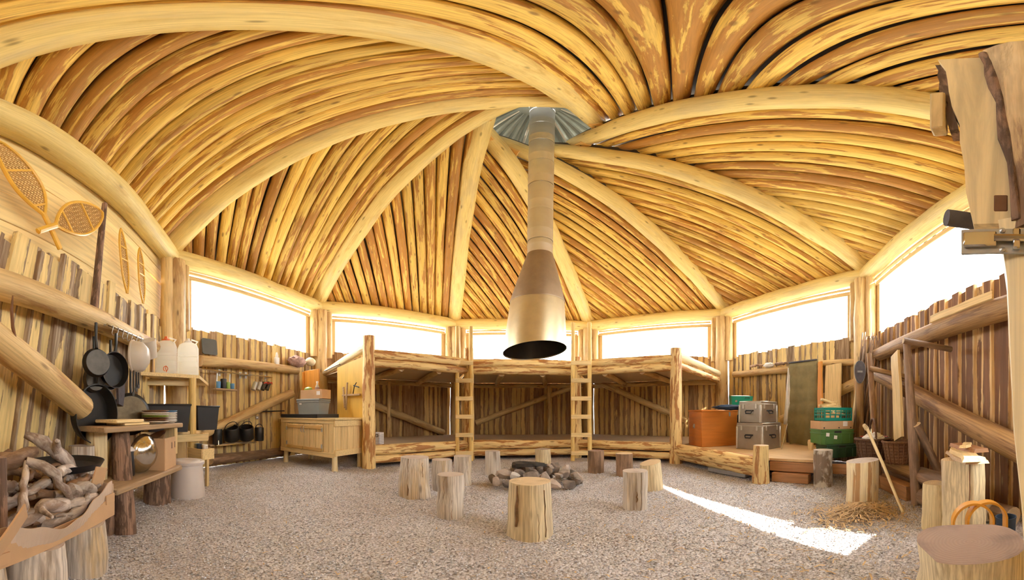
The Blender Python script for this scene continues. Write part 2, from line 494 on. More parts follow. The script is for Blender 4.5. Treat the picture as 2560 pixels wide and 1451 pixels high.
# ------------------------------------------------------------------ ground
def gravel_mat():
    m, nt, b = new_mat('gravel')
    tc = N(nt, 'ShaderNodeTexCoord')
    vo = N(nt, 'ShaderNodeTexVoronoi'); vo.inputs['Scale'].default_value = 62; nt.links.new(tc.outputs['Object'], vo.inputs['Vector'])
    big = noise_tex(nt, tc.outputs['Object'], .9, 5, .6)
    fine = noise_tex(nt, tc.outputs['Object'], 30, 4, .6)
    c = mixc(nt, .5, (.36, .30, .27), vo.outputs['Color'], 'SOFT_LIGHT')
    bw = N(nt, 'ShaderNodeRGBToBW'); nt.links.new(vo.outputs['Color'], bw.inputs[0])
    c = mixc(nt, bw.outputs[0], (.41, .385, .385), (.83, .81, .84))
    c = mixc(nt, mrange(nt, vo.outputs['Distance'], .42, .95), c, (.18, .15, .135))
    c = mixc(nt, mrange(nt, big, .42, .66, 0, .4), c, (.38, .30, .24))
    nt.links.new(c, b.inputs['Base Color']); b.inputs['Roughness'].default_value = .95
    h = mth(nt, 'ADD', mth(nt, 'MULTIPLY', vo.outputs['Distance'], -1), mth(nt, 'MULTIPLY', fine, .6))
    bump(nt, b, h, .8, .012)
    return m
M['gravel'] = gravel_mat()
def floor_h(x, y):
    return .012 * noise.noise(Vector((x * 1.1, y * 1.1, 0))) + .006 * noise.noise(Vector((x * 3.7, y * 3.7, 4)))
vs, fs = [], []
n = 110; x0, x1, y0, y1 = CX - 5.6, CX + 5.6, CY - 5.6, CY + 5.6
for j in range(n + 1):
    for i in range(n + 1):
        x = x0 + (x1 - x0) * i / n; y = y0 + (y1 - y0) * j / n
        vs.append((x, y, floor_h(x, y) - .006))
for j in range(n):
    for i in range(n):
        a = j * (n + 1) + i; fs.append([a, a + 1, a + n + 2, a + n + 1])
fl_o = mesh_obj('floor', vs, fs, 'gravel', Matrix())
tag(fl_o, 'grey brown gravel floor of the octagonal log hut', 'floor', kind='structure')
mb = MB().lathe([(45, -.12), (45, -.06)], 48)
tag(mb.build('outside_ground', 'outside', None, Matrix()), 'pale dry ground outside around the hut', 'ground', kind='structure')

def pebbles():
    m, nt, b = new_mat('pebble')
    at_ = N(nt, 'ShaderNodeAttribute', attribute_name='tone')
    nt.links.new(at_.outputs['Color'], b.inputs['Base Color']); b.inputs['Roughness'].default_value = .9
    rs = np.random.RandomState(3)
    K = 52000
    d = 1.25 + 4.3 * rs.rand(K) ** 1.35; a = (rs.rand(K) * 2 - 1) * 1.63
    x, y = d * np.sin(a), d * np.cos(a)
    ok = ((x - CX) ** 2 + (y - CY) ** 2) < 4.75 ** 2
    x, y, d = x[ok], y[ok], d[ok]; K = len(x)
    sz = (.0035 + .0065 * rs.rand(K) ** 2) * (.75 + .14 * d)
    base = np.array([[1, 0, 0], [0, 1, 0], [-1, 0, 0], [0, -1, 0], [0, 0, .75], [0, 0, -.4]])
    ang = rs.rand(K) * 6.28
    P = base[None] * (sz[:, None, None]) * (.65 + .6 * rs.rand(K, 6, 1))
    c, s = np.cos(ang)[:, None], np.sin(ang)[:, None]
    X = P[:, :, 0] * c - P[:, :, 1] * s + x[:, None]; Y = P[:, :, 0] * s + P[:, :, 1] * c + y[:, None]
    hz = np.array([floor_h(float(q), float(w)) for q, w in zip(x, y)])
    Z = P[:, :, 2] + hz[:, None] + .000
    V = np.stack([X, Y, Z], -1).reshape(-1, 3)
    tri = np.array([[0, 1, 4], [1, 2, 4], [2, 3, 4], [3, 0, 4], [1, 0, 5], [2, 1, 5], [3, 2, 5], [0, 3, 5]])
    Fa = (tri[None] + (np.arange(K) * 6)[:, None, None]).reshape(-1, 3)
    me = bpy.data.meshes.new('gravel_stones')
    me.vertices.add(len(V)); me.vertices.foreach_set('co', V.astype(np.float32).ravel())
    me.loops.add(Fa.size); me.loops.foreach_set('vertex_index', Fa.astype(np.int32).ravel())
    me.polygons.add(len(Fa)); me.polygons.foreach_set('loop_start', (np.arange(len(Fa)) * 3).astype(np.int32))
    me.update()
    ca = me.color_attributes.new('tone', 'FLOAT_COLOR', 'POINT')
    t = rs.rand(K, 1); warm = rs.rand(K, 1)
    col = (.37 + .52 * t ** 1.3) * (np.array([[.98, .93, .92]]) * warm + np.array([[.90, .94, 1.05]]) * (1 - warm))
    col = np.concatenate([col, np.ones((K, 1))], 1).repeat(6, 0)
    ca.data.foreach_set('color', col.astype(np.float32).ravel())
    me.materials.append(m)
    o = bpy.data.objects.new('gravel_stones', me); put(o, Matrix())
    tag(o, 'loose small gravel stones spread over the hut floor', 'gravel', kind='stuff')
pebbles()

# ------------------------------------------------------------------ walls
WN = {-1: 'wall_left', 0: 'wall_kitchen_left', 1: 'wall_back_left', 2: 'wall_back_center', 3: 'wall_back_right', 4: 'wall_far_right', 5: 'wall_right', 6: 'wall_front'}
WL = {-1: 'pale slab board wall with snowshoes under the long left beam', 0: 'slab board kitchen wall with utensil rails left of the sink cabinet',
      1: 'slab board wall behind the left bunk bay', 2: 'slab board wall behind the middle bunk bay', 3: 'slab board wall behind the right bunk bay',
      4: 'slab board wall behind the orange chest and metal cases', 5: 'brown bark slab wall on the right with the long brace log', 6: 'log hut wall with the doorway behind the camera'}
walls = {}
for k in WN:
    walls[k] = thing(WN[k], WL[k], 'wall', wframe(k, 0, 0), kind='structure')
ZB = 3.72
def boards(k, s0, s1, ztop, mat, lean=lambda s: 0.0, zb=0.0, skip=(), wmin=.11, wmax=.2, off=0.0, th=.035, tv=.04):
    rg = random.Random(50 + k); s = s0; i = 0
    while s < s1 - .03:
        w = rg.uniform(wmin, wmax); w = min(w, s1 - s + .02)
        c = s + w / 2
        if not any(a < c < b for a, b in skip):
            h = (ztop(c) if callable(ztop) else ztop) + rg.uniform(-tv, tv * .6) - zb
            vs, fs = board_geo(w + .034, h, th, rg.random(), .009, rg.uniform(-.03, .03))
            mesh_obj('board', vs, fs, mat, wframe(k, c, zb, off - (.03 if i % 2 else 0.0)) @ RY(lean(c)), walls[k], smooth=False)
        s += w; i += 1
for k in range(-1, 6):
    w = walls[k]
    P0, P1 = wp(k, -.02, ZB, .06), wp(k, SIDE + .02, ZB, .06)
    log('eave_beam', P0, P1, .175, .165, 'rafter', w, n=20, bend=.02, wob=.03)
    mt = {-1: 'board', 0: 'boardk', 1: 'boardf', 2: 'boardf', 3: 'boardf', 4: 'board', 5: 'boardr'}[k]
    if k == -1:
        boards(k, .02, 3.98, lambda s: 2.40, mt, lambda s: .22 * (1 - s / 4.2), tv=.09)
        for i in range(5):
            h = .27 + .03 * (i % 3)
            z = 2.22 + sum(.27 + .03 * (q % 3) for q in range(i))
            vs, fs = board_geo(h + .02, SIDE, .04, 900 + i, .012)
            mesh_obj('plank', vs, fs, 'hplankz', wframe(k, 0, z + h / 2, -.075) @ RY(pi / 2), w, smooth=False) if 'hplankz' in M else \
                mesh_obj('plank', vs, fs, M.setdefault('hplankz', sawn('wide_wall_plank', (.85, .66, .30), .12, (22, 9, 1.3), .7, .42)), wframe(k, 0, z + h / 2, -.075) @ RY(pi / 2), w, smooth=False)
    else:
        z = {0: 2.45, 1: 2.54, 2: 2.60, 3: 2.53, 4: 2.46, 5: 2.40}[k]
        boards(k, .2, 3.93, z, mt, lambda s: 0, tv=.035, wmin=.095 if k == 5 else .11, wmax=.16 if k == 5 else .19)
    # corner post and the short logs beside it
    p = wp(k, 0, 0, .0)
    inn = (Vector((CX, CY, 0)) - Vector((p.x, p.y, 0))).normalized()
    q = p + inn * .16
    log('post', (q.x, q.y, -.05), (q.x, q.y, 3.6), .17, .16, 'rail', w, n=16, wob=.04)
    if k == -1: continue
    for kk, s in ((k, .27), (k - 1, SIDE - .27)):
        if kk == -1: s = SIDE - .27
        a = wp(kk, s, 2.36 if kk >= 0 else 2.0, .07); b = wp(kk, s, 3.6, .07)
        log('jamb_log', a, b, .10, .095, 'rail', w, n=12)
# last corner (beside the door)
# an added, unseen spruce shape blocks the sun from the right-hand window
sun_blocker = thing('sun_block_spruce', 'added spruce shape out of view that blocks sun from the right window', 'sun_blocker', T(3.86, -7.0, -.06))
log('trunk', (3.86, -7, -.06), (3.86, -7, 9.5), .2, .06, ('bark', 'end'), sun_blocker, n=10)
M['needles'] = plain('spruce_needles', (.03, .07, .03), .9, 0, .4, 9)
for i in range(11):
    zt = 1.6 + i * .8; rr = 1.34 if i < 8 else 1.34 - .3 * (i - 7)
    mbt = MB(); nn = 22
    vst = [(0, 0, 1.3)] + [((rr * (1 if j % 2 else .92)) * cos(2 * pi * j / nn), (rr * (1 if j % 2 else .92)) * sin(2 * pi * j / nn), -.1 if j % 2 else .1) for j in range(nn)]
    mbt.add(vst, [[0, 1 + j, 1 + (j + 1) % nn] for j in range(nn)] + [[1 + j for j in range(nn)][::-1]])
    mbt.build('branch_tier', 'needles', sun_blocker, T(3.86, -7, zt))
q = vert(6); log('post', (q.x + .02, q.y + .12, 0), (q.x + .02, q.y + .12, 3.6), .17, .16, 'rail', walls[5], n=14)

# windows
for k in range(0, 6):
    z0 = {0: 2.40, 1: 2.48, 2: 2.54, 3: 2.46, 4: 2.40, 5: 2.34}[k]
    wn = thing('window_%d' % (k + 1), ['white glowing window over the kitchen wall', 'white glowing window above the left bunk', 'white glowing window behind the smoke hood', 'white glowing window above the right bunk', 'white glowing window above the metal cases', 'white glowing window above the brown bark wall'][k], 'window', wframe(k, 0, 0), kind='structure')
    mb = MB()
    nx = 60; zz = (z0, 3.54)
    vs = []; fs = []
    for i in range(nx + 1):
        s = .2 + 3.72 * i / nx
        wv = (.012 * sin(i * 1.1) + .006 * sin(i * 2.3 + k)) * (1 if k == 0 else .25)
        for z, g in ((zz[0], .3), (zz[0] * .5 + zz[1] * .5, .8), (zz[1], 1)):
            vs.append((s, .07 + wv * g, z))
    for i in range(nx):
        for j in range(2):
            a = i * 3 + j; fs.append([a, a + 3, a + 4, a + 1])
    mesh_obj('pane', vs, fs, 'pane', W[wn.name], wn)
    box('header_board', (3.4, .035, .085), 'sawn', wn, T(SIDE / 2, -.0, 3.415), .006)
    box('header_strip', (3.36, .05, .045), 'sawn', wn, T(SIDE / 2, -.03, 3.50), .006)
    for s in (.34, SIDE - .34):
        box('side_board', (.26, .03, 3.42 - z0), 'sawnz', wn, T(s, .02, (z0 + 3.42) / 2), .005)

# the wall behind the camera: unseen doorway panels shaped into a slanting gap for the sun streak
wl6 = walls[6]
A6, u6, n6 = wall_axes(6)
def front_poly(name, pts, mat):
    # pts given as (x, z) in the plan's X axis; the wall runs almost along X
    out = []
    for x, z in pts:
        s = (x - A6.x) / u6.x
        out.append((s, z))
    mb = MB().prism([(p[0], -p[1]) for p in out], -.03, .03)
    mb.build(name, mat, wl6, wframe(6, 0, 0, 0) @ RX(-pi / 2) @ Matrix.Scale(1, 4))
front_poly('wall_panel', [(-1.95, 0), (.60, 0), (.60, 4.0), (-1.95, 4.0)], 'hplank')
front_poly('sun_gap_leaf', [(.60, 0), (1.74, 0), (1.74, .70), (1.93, 2.06), (.60, 2.06)], 'hplank')
front_poly('sun_gap_sill', [(1.74, 0), (2.55, 0), (2.55, .70), (1.74, .70)], 'hplank')
front_poly('sun_gap_jamb', [(2.16, .70), (2.55, .70), (2.55, 2.06), (1.98, 2.06)], 'hplank')
front_poly('wall_panel', [(.60, 2.06), (2.55, 2.06), (2.55, 4.0), (.60, 4.0)], 'hplank')
log('eave_beam', wp(6, 0, ZB, .06), wp(6, SIDE, ZB, .06), .17, .17, 'rafter', wl6, n=16)

# ------------------------------------------------------------------ roof
roof = thing('ceiling', 'round pole ceiling rising from eight walls to the smoke hole', 'ceiling', T(CX, CY, 0), kind='structure')
RO = .80; AL = math.asin(RO / R); LT = sqrt(R * R - RO * RO); EX = RO * tan(pi / 8); SL = .535; Z0 = 3.93
M['tipface'] = sawn('planed_tip', (.80, .50, .16), .05, (30, 30, 2), .5, .3)
def raf(k, t):
    A = vert(k); c = Vector((CX, CY)) - A
    a = atan2(c.y, c.x) - AL
    d = Vector((cos(a), sin(a)))
    p = A + d * t
    return Vector((p.x, p.y, Z0 + SL * t))
for k in range(8):
    o = log('rafter', raf(k, -.25), raf(k, LT + EX + .14), .205, .16, ('rafter', 'end'), roof, n=22, bend=.035, wob=.03, step=.5)
    # flattened bolting face at the tip
    tip = raf(k, LT + EX - .12); d = (raf(k, 1) - raf(k, 0)).normalized()
    pl = MB().box(.20, .05, .46, bev=.012)
    for zz in (-.1, .09):
        pl.lathe([(.014, -.045), (.014, -.02)], 8, 1, T(.03 * (1 if zz > 0 else -1), 0, zz) @ RX(-pi / 2))
    rx = d.cross(Vector((0, 0, 1))).normalized(); up = rx.cross(d)
    mm = Matrix(((rx.x, up.x, d.x, tip.x - up.x * .150), (rx.y, up.y, d.y, tip.y - up.y * .150), (rx.z, up.z, d.z, tip.z - up.z * .150), (0, 0, 0, 1)))
    pl.build('tip_face', ('tipface', 'iron'), roof, mm)
cov_v, cov_f = [], []
NP = 17
for k in range(8):
    A, B = vert(k), vert(k + 1)
    TK = LT - EX
    for j in range(NP):
        f = (j + .5) / NP
        ft = A.lerp(B, f); z_f = ZB + .17 + .10
        hd = raf(k, TK * f); z_h = hd.z + .05 + .33 * f
        p0 = Vector((ft.x, ft.y, z_f)); p1 = Vector((hd.x, hd.y, z_h))
        d = (p1 - p0); L = d.length; d.normalize()
        r = rnd.uniform(.094, .106)
        log('roof_pole', p0 - d * .35, p1 + d * min(.16, .05 + L * .1), r * 1.03, r * .93, 'pole', roof, n=12, bend=rnd.uniform(0, .012), wob=.045, step=.9)
    X = raf(k, TK)
    p0 = Vector((A.x, A.y, ZB + .27)); p1 = Vector((B.x, B.y, ZB + .27)); p2 = Vector((X.x, X.y, X.z + .38))
    d = (p2 - p1).normalized(); e = (p1 - p0).normalized(); up = Vector((0, 0, .15))
    q = [p0 - d * .55 - e * .35, p1 - d * .55 + e * .1, p2 + d * .15 + e * .05, p2 - e * .1 + (p2 - p0).normalized() * .12 + d * .15, p0 - e * .35]
    b = len(cov_v)
    cov_v += [p + up for p in q] + [p + up * 1.5 for p in q]
    n5 = len(q)
    cov_f += [list(range(b, b + n5))[::-1], list(range(b + n5, b + 2 * n5))] + [[b + i, b + (i + 1) % n5, b + n5 + (i + 1) % n5, b + n5 + i] for i in range(n5)]
mesh_obj('roof_cover', cov_v, cov_f, 'roofcover', Matrix(), roof, smooth=False)

# raised corrugated cap over the smoke hole
mb = MB(); nA = 128
for pr in (((.30, 7.75), (1.25, 7.12)),):
    vs, fs = [], []
    for (r, z) in pr:
        for j in range(nA):
            q = 2 * pi * j / nA
            vs.append((r * cos(q), r * sin(q), z + (.075 if (j // 2) % 2 else -.0) * (r / 1.25)))
    for j in range(nA):
        fs.append([j, (j + 1) % nA, nA + (j + 1) % nA, nA + j])
    mb.add(vs, fs)
cap = thing('roof_cowl', 'corrugated metal cap raised above the smoke hole', 'roof cap', T(CX, CY, 6.9))
mb.build('corrugated_sheet', 'cap', cap, T(CX, CY, 0), ang=20)
MB().lathe([(.19, 7.72), (.42, 7.72), (.42, 7.76), (.19, 7.80)], 32, cap0=False, cap1=False).build('collar', 'cap', cap, T(CX, CY, 0))
for i in range(8):
    q = 2 * pi * i / 8 + .2
    a = Vector((CX + 1.02 * cos(q), CY + 1.02 * sin(q), 6.85)); b = Vector((CX + .34 * cos(q), CY + .34 * sin(q), 7.68)); c = Vector((CX + 1.02 * cos(q), CY + 1.02 * sin(q), 7.22))
    MB().tube([a, c], .025, 6).build('upright', 'cap', cap, Matrix())
    MB().tube([c, b], .022, 6).build('rib', 'alutrim', cap, Matrix())

# ------------------------------------------------------------------ smoke hood
hx, hy = at(1337, 875, 4.42).x, at(1337, 875, 4.42).y
px_, py_ = at(1350, 600, 4.42).x, at(1350, 600, 4.42).y
hood = thing('smoke_hood', 'tapered steel smoke hood and flue hanging over the fire pit', 'smoke hood', T(hx, hy, 1.86))
n = 48
def skin(prof, inner=True):
    pass
def tilt_ring(r, z, cx, cy, tx=0.0, ty=0.0):
    return [(cx + r * cos(2 * pi * j / n), cy + r * sin(2 * pi * j / n), z + tx * cos(2 * pi * j / n) * r + ty * sin(2 * pi * j / n) * r) for j in range(n)]
def loft(name, rings, mats, mi=0, parent=hood):
    vs = [v for r in rings for v in r]; fs = []
    for i in range(len(rings) - 1):
        for j in range(n):
            j2 = (j + 1) % n; fs.append([i * n + j, i * n + j2, (i + 1) * n + j2, (i + 1) * n + j])
    return mesh_obj(name, vs, fs, mats, Matrix(), parent)
mx, my = hx + (px_ - hx) * .5, hy + (py_ - hy) * .5
loft('skirt', [tilt_ring(.455, 1.85, hx, hy, .09, -.11), tilt_ring(.385, 2.60, mx, my), tilt_ring(.375, 2.60, mx, my), tilt_ring(.447, 1.852, hx, hy, .09, -.11)], 'hood')
loft('dark_lining', [tilt_ring(.444, 1.865, hx, hy, .09, -.11), tilt_ring(.372, 2.59, mx, my), tilt_ring(.17, 3.3, px_, py_), tilt_ring(.01, 3.31, px_, py_)], 'hoodlining')  # dark lining inside the skirt and cone
loft('cone', [tilt_ring(.390, 2.585, mx, my), tilt_ring(.392, 2.60, mx, my), tilt_ring(.190, 3.40, px_, py_), tilt_ring(.186, 3.42, px_, py_)], 'hoodcone')
tx_, ty_ = at(1355, 330, 4.42).x, at(1355, 330, 4.42).y
z = 3.36; i = 0
pipe = [(.182, 3.36)]
rings = []
while z < 8.0:
    t = (z - 3.4) / 3.3
    cx, cy = px_ + (tx_ - px_) * t, py_ + (ty_ - py_) * t
    z2 = z + (.62 if i else .30)
    t2 = (z2 - 3.4) / 3.3; cx2, cy2 = px_ + (tx_ - px_) * t2, py_ + (ty_ - py_) * t2
    r = .182 + (.002 if i % 2 else 0)
    loft('flue_section', [tilt_ring(r, z, cx, cy), tilt_ring(r + .004, z + .02, cx, cy), tilt_ring(r, z + .04, cx, cy), tilt_ring(r, z + .2, cx, cy), tilt_ring(r + .003, z + .21, cx, cy), tilt_ring(r, z + .22, cx, cy), tilt_ring(r, z2 - .01, cx2, cy2), tilt_ring(r - .004, z2, cx2, cy2)], 'pipe')
    z = z2; i += 1

# ------------------------------------------------------------------ bunks along the three far walls
BP = [on(922, 1169), on(1172, 1148), on(1441, 1144), on(1690, 1158)]
ZD, ZU = .33, 1.89
bay_names = ['log bunk bay behind the sink cabinet on the left', 'log bunk bay straight behind the smoke hood', 'log bunk bay on the right next to the orange chest']
bays = []
tops = [2.34, 2.33, 2.18, 2.22]
def flat(mb, poly, z0, z1): return mb.prism([(p.x, p.y) for p in poly], z0, z1)
for i in range(3):
    a, b = BP[i], BP[i + 1]
    A, B = vert(i + 1), vert(i + 2)
    wa = wp(i + 1, .12, 0, .12); wb = wp(i + 1, SIDE - .12, 0, .12)
    bay = thing('bunk_bay', bay_names[i], 'bunk bed', T((a.x + b.x) / 2, (a.y + b.y) / 2, 0), 'log bunk bays')
    bays.append(bay)
    d = (b - a).normalized(); inn = Vector((-d.y, d.x, 0))
    if inn.y < 0: inn = -inn
    a2, b2 = a + inn * .05, b + inn * .05
    flat(MB(), [a2, b2, wb, wa], ZD - .035, ZD).build('lower_deck', 'deck', bay, Matrix())
    flat(MB(), [a2, b2, wb, wa], ZU - .02, ZU).build('upper_deck', 'under', bay, Matrix())
    for z, r, nm in ((ZD - .02, .095, 'lower_front_log'), (ZD - .19, .075, 'lower_front_log'), (ZU + .12, .095, 'upper_front_log'), (ZU - .04, .085, 'upper_front_log')):
        log(nm, a - d * .02 + Vector((0, 0, z)), b + d * .02 + Vector((0, 0, z)), r, r * .93, ('peel', 'end'), bay, n=14, wob=.05)
    # joists under the upper deck and ledger on the wall
    for f in (.3, .68):
        p = a2.lerp(b2, f); q = wa.lerp(wb, f)
        log('joist', p + Vector((0, 0, ZU - .09)), q + Vector((0, 0, ZU - .09)), .065, .065, 'rail', bay, n=10)
    log('ledger', wa + Vector((0, 0, ZU - .1)), wb + Vector((0, 0, ZU - .1)), .07, .07, 'rail', bay, n=10)
    f = .45 if i == 0 else .7
    q = wa.lerp(wb, f) - inn * .1
    log('stud', (q.x, q.y, ZD), (q.x, q.y, ZU - .1), .05, .05, 'rail', bay, n=8)
    for j in ((0,), (1, 2), (3,))[i]:
        p = BP[j]
        log('post', (p.x, p.y, -.03), (p.x, p.y, tops[j]), .125, .105, ('peel', 'end'), bay, n=16, wob=.04)
# sloping guard rails at both open ends
p = BP[0]; e = wp(1, .12, 0, .2)
log('end_rail', (p.x, p.y, ZU + .27), (e.x, e.y, ZU + .05), .085, .07, ('palelog', 'end'), bays[0], n=12)
p = BP[3]; e = wp(3, SIDE - .12, 0, .2)
log('end_rail', (p.x, p.y, ZU + .20), (e.x, e.y, ZU + .12), .085, .075, ('palelog', 'end'), bays[2], n=12)
log('end_rail', (p.x, p.y, ZU + .0), (e.x, e.y, ZU - .06), .075, .07, ('peel', 'end'), bays[2], n=12)
# braces on the walls behind (one to each wall)
def brace(k, a, b, r, mat='rail', off=.13):
    s0, z0 = wsz(k, a[0], a[1], off); s1, z1 = wsz(k, b[0], b[1], off)
    log('brace', wp(k, s0, z0, off), wp(k, s1, z1, off), r, r * .9, mat, walls[k], n=12)
def rail(k, a, b, r, mat='rail', off=.13):
    s0, z0 = wsz(k, a[0], a[1], off); s1, z1 = wsz(k, b[0], b[1], off)
    log('rail_log', wp(k, s0, z0, off), wp(k, s1, z1, off), r, r * .92, mat, walls[k], n=14)
brace(1, (880, 990), (1108, 1082), .10)
brace(2, (1190, 1058), (1425, 972), .085)
brace(3, (1482, 950), (1715, 1052), .095)

def ladder(label, xl, xr, ytop, ybot, d, lean_top):
    pl0, pr0 = on(xl, ybot), on(xr, ybot)
    ax = (pr0 - pl0).normalized(); fw = Vector((-ax.y, ax.x, 0))
    if fw.y < 0: fw = -fw
    hz = at((xl + xr) / 2, ytop, d).z
    t = thing('ladder', label, 'ladder', T((pl0 + pr0) / 2), 'bunk ladders')
    top = fw * lean_top
    for p in (pl0, pr0):
        log('side_rail', p, p + top + Vector((0, 0, hz)), .045, .04, ('yellowpole', 'end'), t, n=10)
    for i in range(6):
        z = .16 + i * .365
        f = z / hz
        c = (pl0 + pr0) / 2 + top * f + Vector((0, 0, z)) - fw * .035
        box('rung', ((pr0 - pl0).length + .07, .03, .085), 'sawn', t, world=T(c) @ RZ(atan2(ax.y, ax.x)), bev=.006)
M['yellowpole'] = wood_log('yellow_pole', (.82, .58, .20), (.50, .28, .08), .4, .08, 9, 1, .06)
ladder('narrow pole ladder on the left leaning on the bunks', 1143, 1178, 815, 1153, 6.3, .14)
ladder('narrow pole ladder on the right leaning on the bunks', 1432, 1474, 805, 1153, 6.3, .14)

# white carton on the left lower bunk
t = thing('storage_carton', 'small white printed carton on the left lower bunk', 'box', at(946, 1112, 6.0) * 1 - Vector((0, 0, at(946, 1112, 6.0).z - ZD)))
box('body', (.15, .2, .26), 'white', t, T(0, 0, .13))
for i in range(7): box('stripe', (.152, .202, .008), 'greypl', t, T(0, 0, .03 + i * .03), 0)
for (x, z, w, h) in ((.03, .20, .012, .05), (.055, .225, .05, .012), (.055, .18, .04, .012), (.075, .20, .012, .04)):
    box('print', (w, .004, h), 'blackpl', t, T(x - .04, -.101, z), 0)

# ------------------------------------------------------------------ sink cabinet
P0 = on(836, 1180); PL = Vector((-4.20, 4.56, 0))
ux = (P0 - PL).normalized(); ang = atan2(ux.y, ux.x); LW = (P0 - PL).length - .04; DP = .78
cab = thing('sink_cabinet', 'pine kitchen sink cabinet on legs with two doors', 'cabinet', T(P0) @ RZ(ang))
# local: x runs from -LW (left) to 0, y from 0 (front) to DP (back)
def cb(nm, size, c, mat='sawn', par=None, bev=.006): return box(nm, size, mat, par or cab, None, bev, W[cab.name] @ T(*c))
ZT = .86
cb('worktop', (LW + .1, DP + .06, .035), (-LW / 2, DP / 2, ZT))
cb('back_panel', (LW, .02, .55), (-LW / 2, DP - .02, .56))
for i in range(5):
    cb('side_board', (.02, DP / 5 - .004, .50), (-.01, DP / 5 * (i + .5), .55), 'sawnz')
cb('side_rail', (.03, DP + .02, .10), (.012, DP / 2, .79)); cb('side_rail', (.03, DP, .10), (.012, DP / 2, .30))
cb('side_panel', (.02, DP, .55), (-LW + .01, DP / 2, .56), 'sawnz')
cb('bottom', (LW, DP, .02), (-LW / 2, DP / 2, .27))
for a, b in ((-LW, -LW + .22), (-.26, 0.0)):
    m_ = 2
    for i in range(m_):
        w = (b - a) / m_; cb('front_board', (w - .004, .022, .56), (a + w * (i + .5), .0, .56), 'sawnz')
cb('top_rail', (LW, .026, .07), (-LW / 2, -.004, .815), 'oldsawn' if 'oldsawn' in M else 'sawn')
cb('bottom_rail', (LW, .03, .085), (-LW / 2, -.008, .265))
xs = [-LW + .22, (-LW + .22 - .26) / 2, -.26]
M['batten'] = sawn('darker_batten', (.62, .38, .13), .06)
for i in range(2):
    x0_, x1_ = xs[i] + .004, xs[i + 1] - .004
    dr_ = thing('door', None, None, W[cab.name] @ T(x0_ if i == 0 else x1_, -.012, .30))
    W[dr_.name] = W[cab.name] @ T(x0_ if i == 0 else x1_, -.012, .30); dr_.parent = cab; dr_.matrix_basis = W[cab.name].inverted() @ W[dr_.name]
    wd_ = x1_ - x0_; sg = 1 if i == 0 else -1
    for j in range(3):
        box('door_board', (wd_ / 3 - .004, .02, .47), 'sawnz', dr_, T(sg * wd_ * (j + .5) / 3, 0, .235), .005)
    for z in (.04, .42): box('batten', (wd_ - .02, .022, .06), 'batten', dr_, T(sg * wd_ / 2, -.018, z), .005)
    for z in (.10, .38): box('hinge', (.03, .012, .07), 'zinc', dr_, T(sg * .0, -.026, z), .003)
    MB().tube([(0, 0, -.04), (0, -.025, -.02), (0, -.025, .05), (0, 0, .07)], .006, 6).build('pull', 'zinc', dr_, W[dr_.name] @ T(sg * (wd_ - .03), -.02, .36))
for x, y in ((-.06, .07), (-LW + .07, .07), (-.06, DP - .07), (-LW + .07, DP - .07)):
    q0 = W[cab.name] @ Vector((x + .02, y - .02, -.01)); q1 = W[cab.name] @ Vector((x, y, .28))
    log('leg', q0, q1, .05, .045, ('palelog', 'end'), cab, n=10)
# splash panels behind
sp = W[cab.name]
t = thing('splash_panel', 'orange stained plywood panel standing behind the grey box', 'panel', sp @ T(-LW + .16, DP * .82, ZT + .02))
box('sheet', (.46, .03, .98), 'orangez', t, T(.02, 0, .49))
box('edge_strip', (.05, .06, .96), 'orangez', t, T(-.22, -.02, .48))
t = thing('splash_panel', 'tall glossy yellow plywood panel beside the left bunk post', 'panel', sp @ T(-.22, DP + .02, ZT + .02))
mb = MB().prism([(-.48, 0), (.36, 0), (.36, 1.16), (-.48, .98)], -.015, .015, 0, RX(pi / 2))
mb.build('sheet', 'ply', t)
box('batten', (.05, .03, 1.08), 'yellowz' if 'yellowz' in M else 'sawnz', t, T(.36, -.02, .55))
# sink tray of dark plastic with turned-up rim
t = thing('sink_tray', 'dark plastic draining tray lying on the sink cabinet', 'tray', sp @ T(-.92, .24, ZT + .019))
mb = MB()
mb.box(1.02, .52, .012, c=(0, 0, .008), bev=.003)
for x, y, sx, sy in ((0, -.26, 1.06, .02), (0, .26, 1.06, .02), (-.52, 0, .02, .54), (.52, 0, .02, .54)): mb.box(sx, sy, .07, c=(x, y, .03), bev=.006)
mb.build('tray', 'blackpl', t)
t = thing('plastic_tub', 'grey lidded plastic storage box on the sink tray', 'box', sp @ T(-.92, .36, ZT + .036) @ RZ(.25))
mb = MB(); mb.add([(-.22, -.16, 0), (.22, -.16, 0), (.22, .16, 0), (-.22, .16, 0), (-.25, -.19, .3), (.25, -.19, .3), (.25, .19, .3), (-.25, .19, .3)], [[3, 2, 1, 0], [0, 1, 5, 4], [1, 2, 6, 5], [2, 3, 7, 6], [3, 0, 4, 7], [4, 5, 6, 7]])
mb.build('body', 'greypl', t)
box('lid', (.53, .41, .035), 'greypl', t, T(0, 0, .315), .01)
box('rim', (.52, .40, .02), 'greypl', t, T(0, 0, .275), .006)
box('sticker', (.05, .004, .03), 'white', t, T(-.17, -.19, .24), 0)
cbx = thing('carton', 'open cardboard carton on top of the grey plastic box', 'box', sp @ T(-.86, .36, ZT + .37) @ RZ(.2))
for x, y, sx, sy in ((0, -.14, .5, .006), (0, .14, .5, .006), (-.25, 0, .006, .28), (.25, 0, .006, .28)): box('side', (sx, sy, .17), 'card', cbx, T(x, y, .085), 0)
box('base', (.5, .28, .006), 'card', cbx, T(0, 0, .003), 0)
box('label_sheet', (.08, .004, .07), 'white', cbx, T(.17, -.145, .10), 0)
t = thing('packet', 'lime green packet sticking out of the carton', 'packet', sp @ T(-.98, .30, ZT + .385) @ RZ(.4) @ RX(.2))
MB().lathe([(.03, 0), (.075, .02), (.085, .12), (.07, .2), (.02, .22)], 14).build('body', 'green', t)
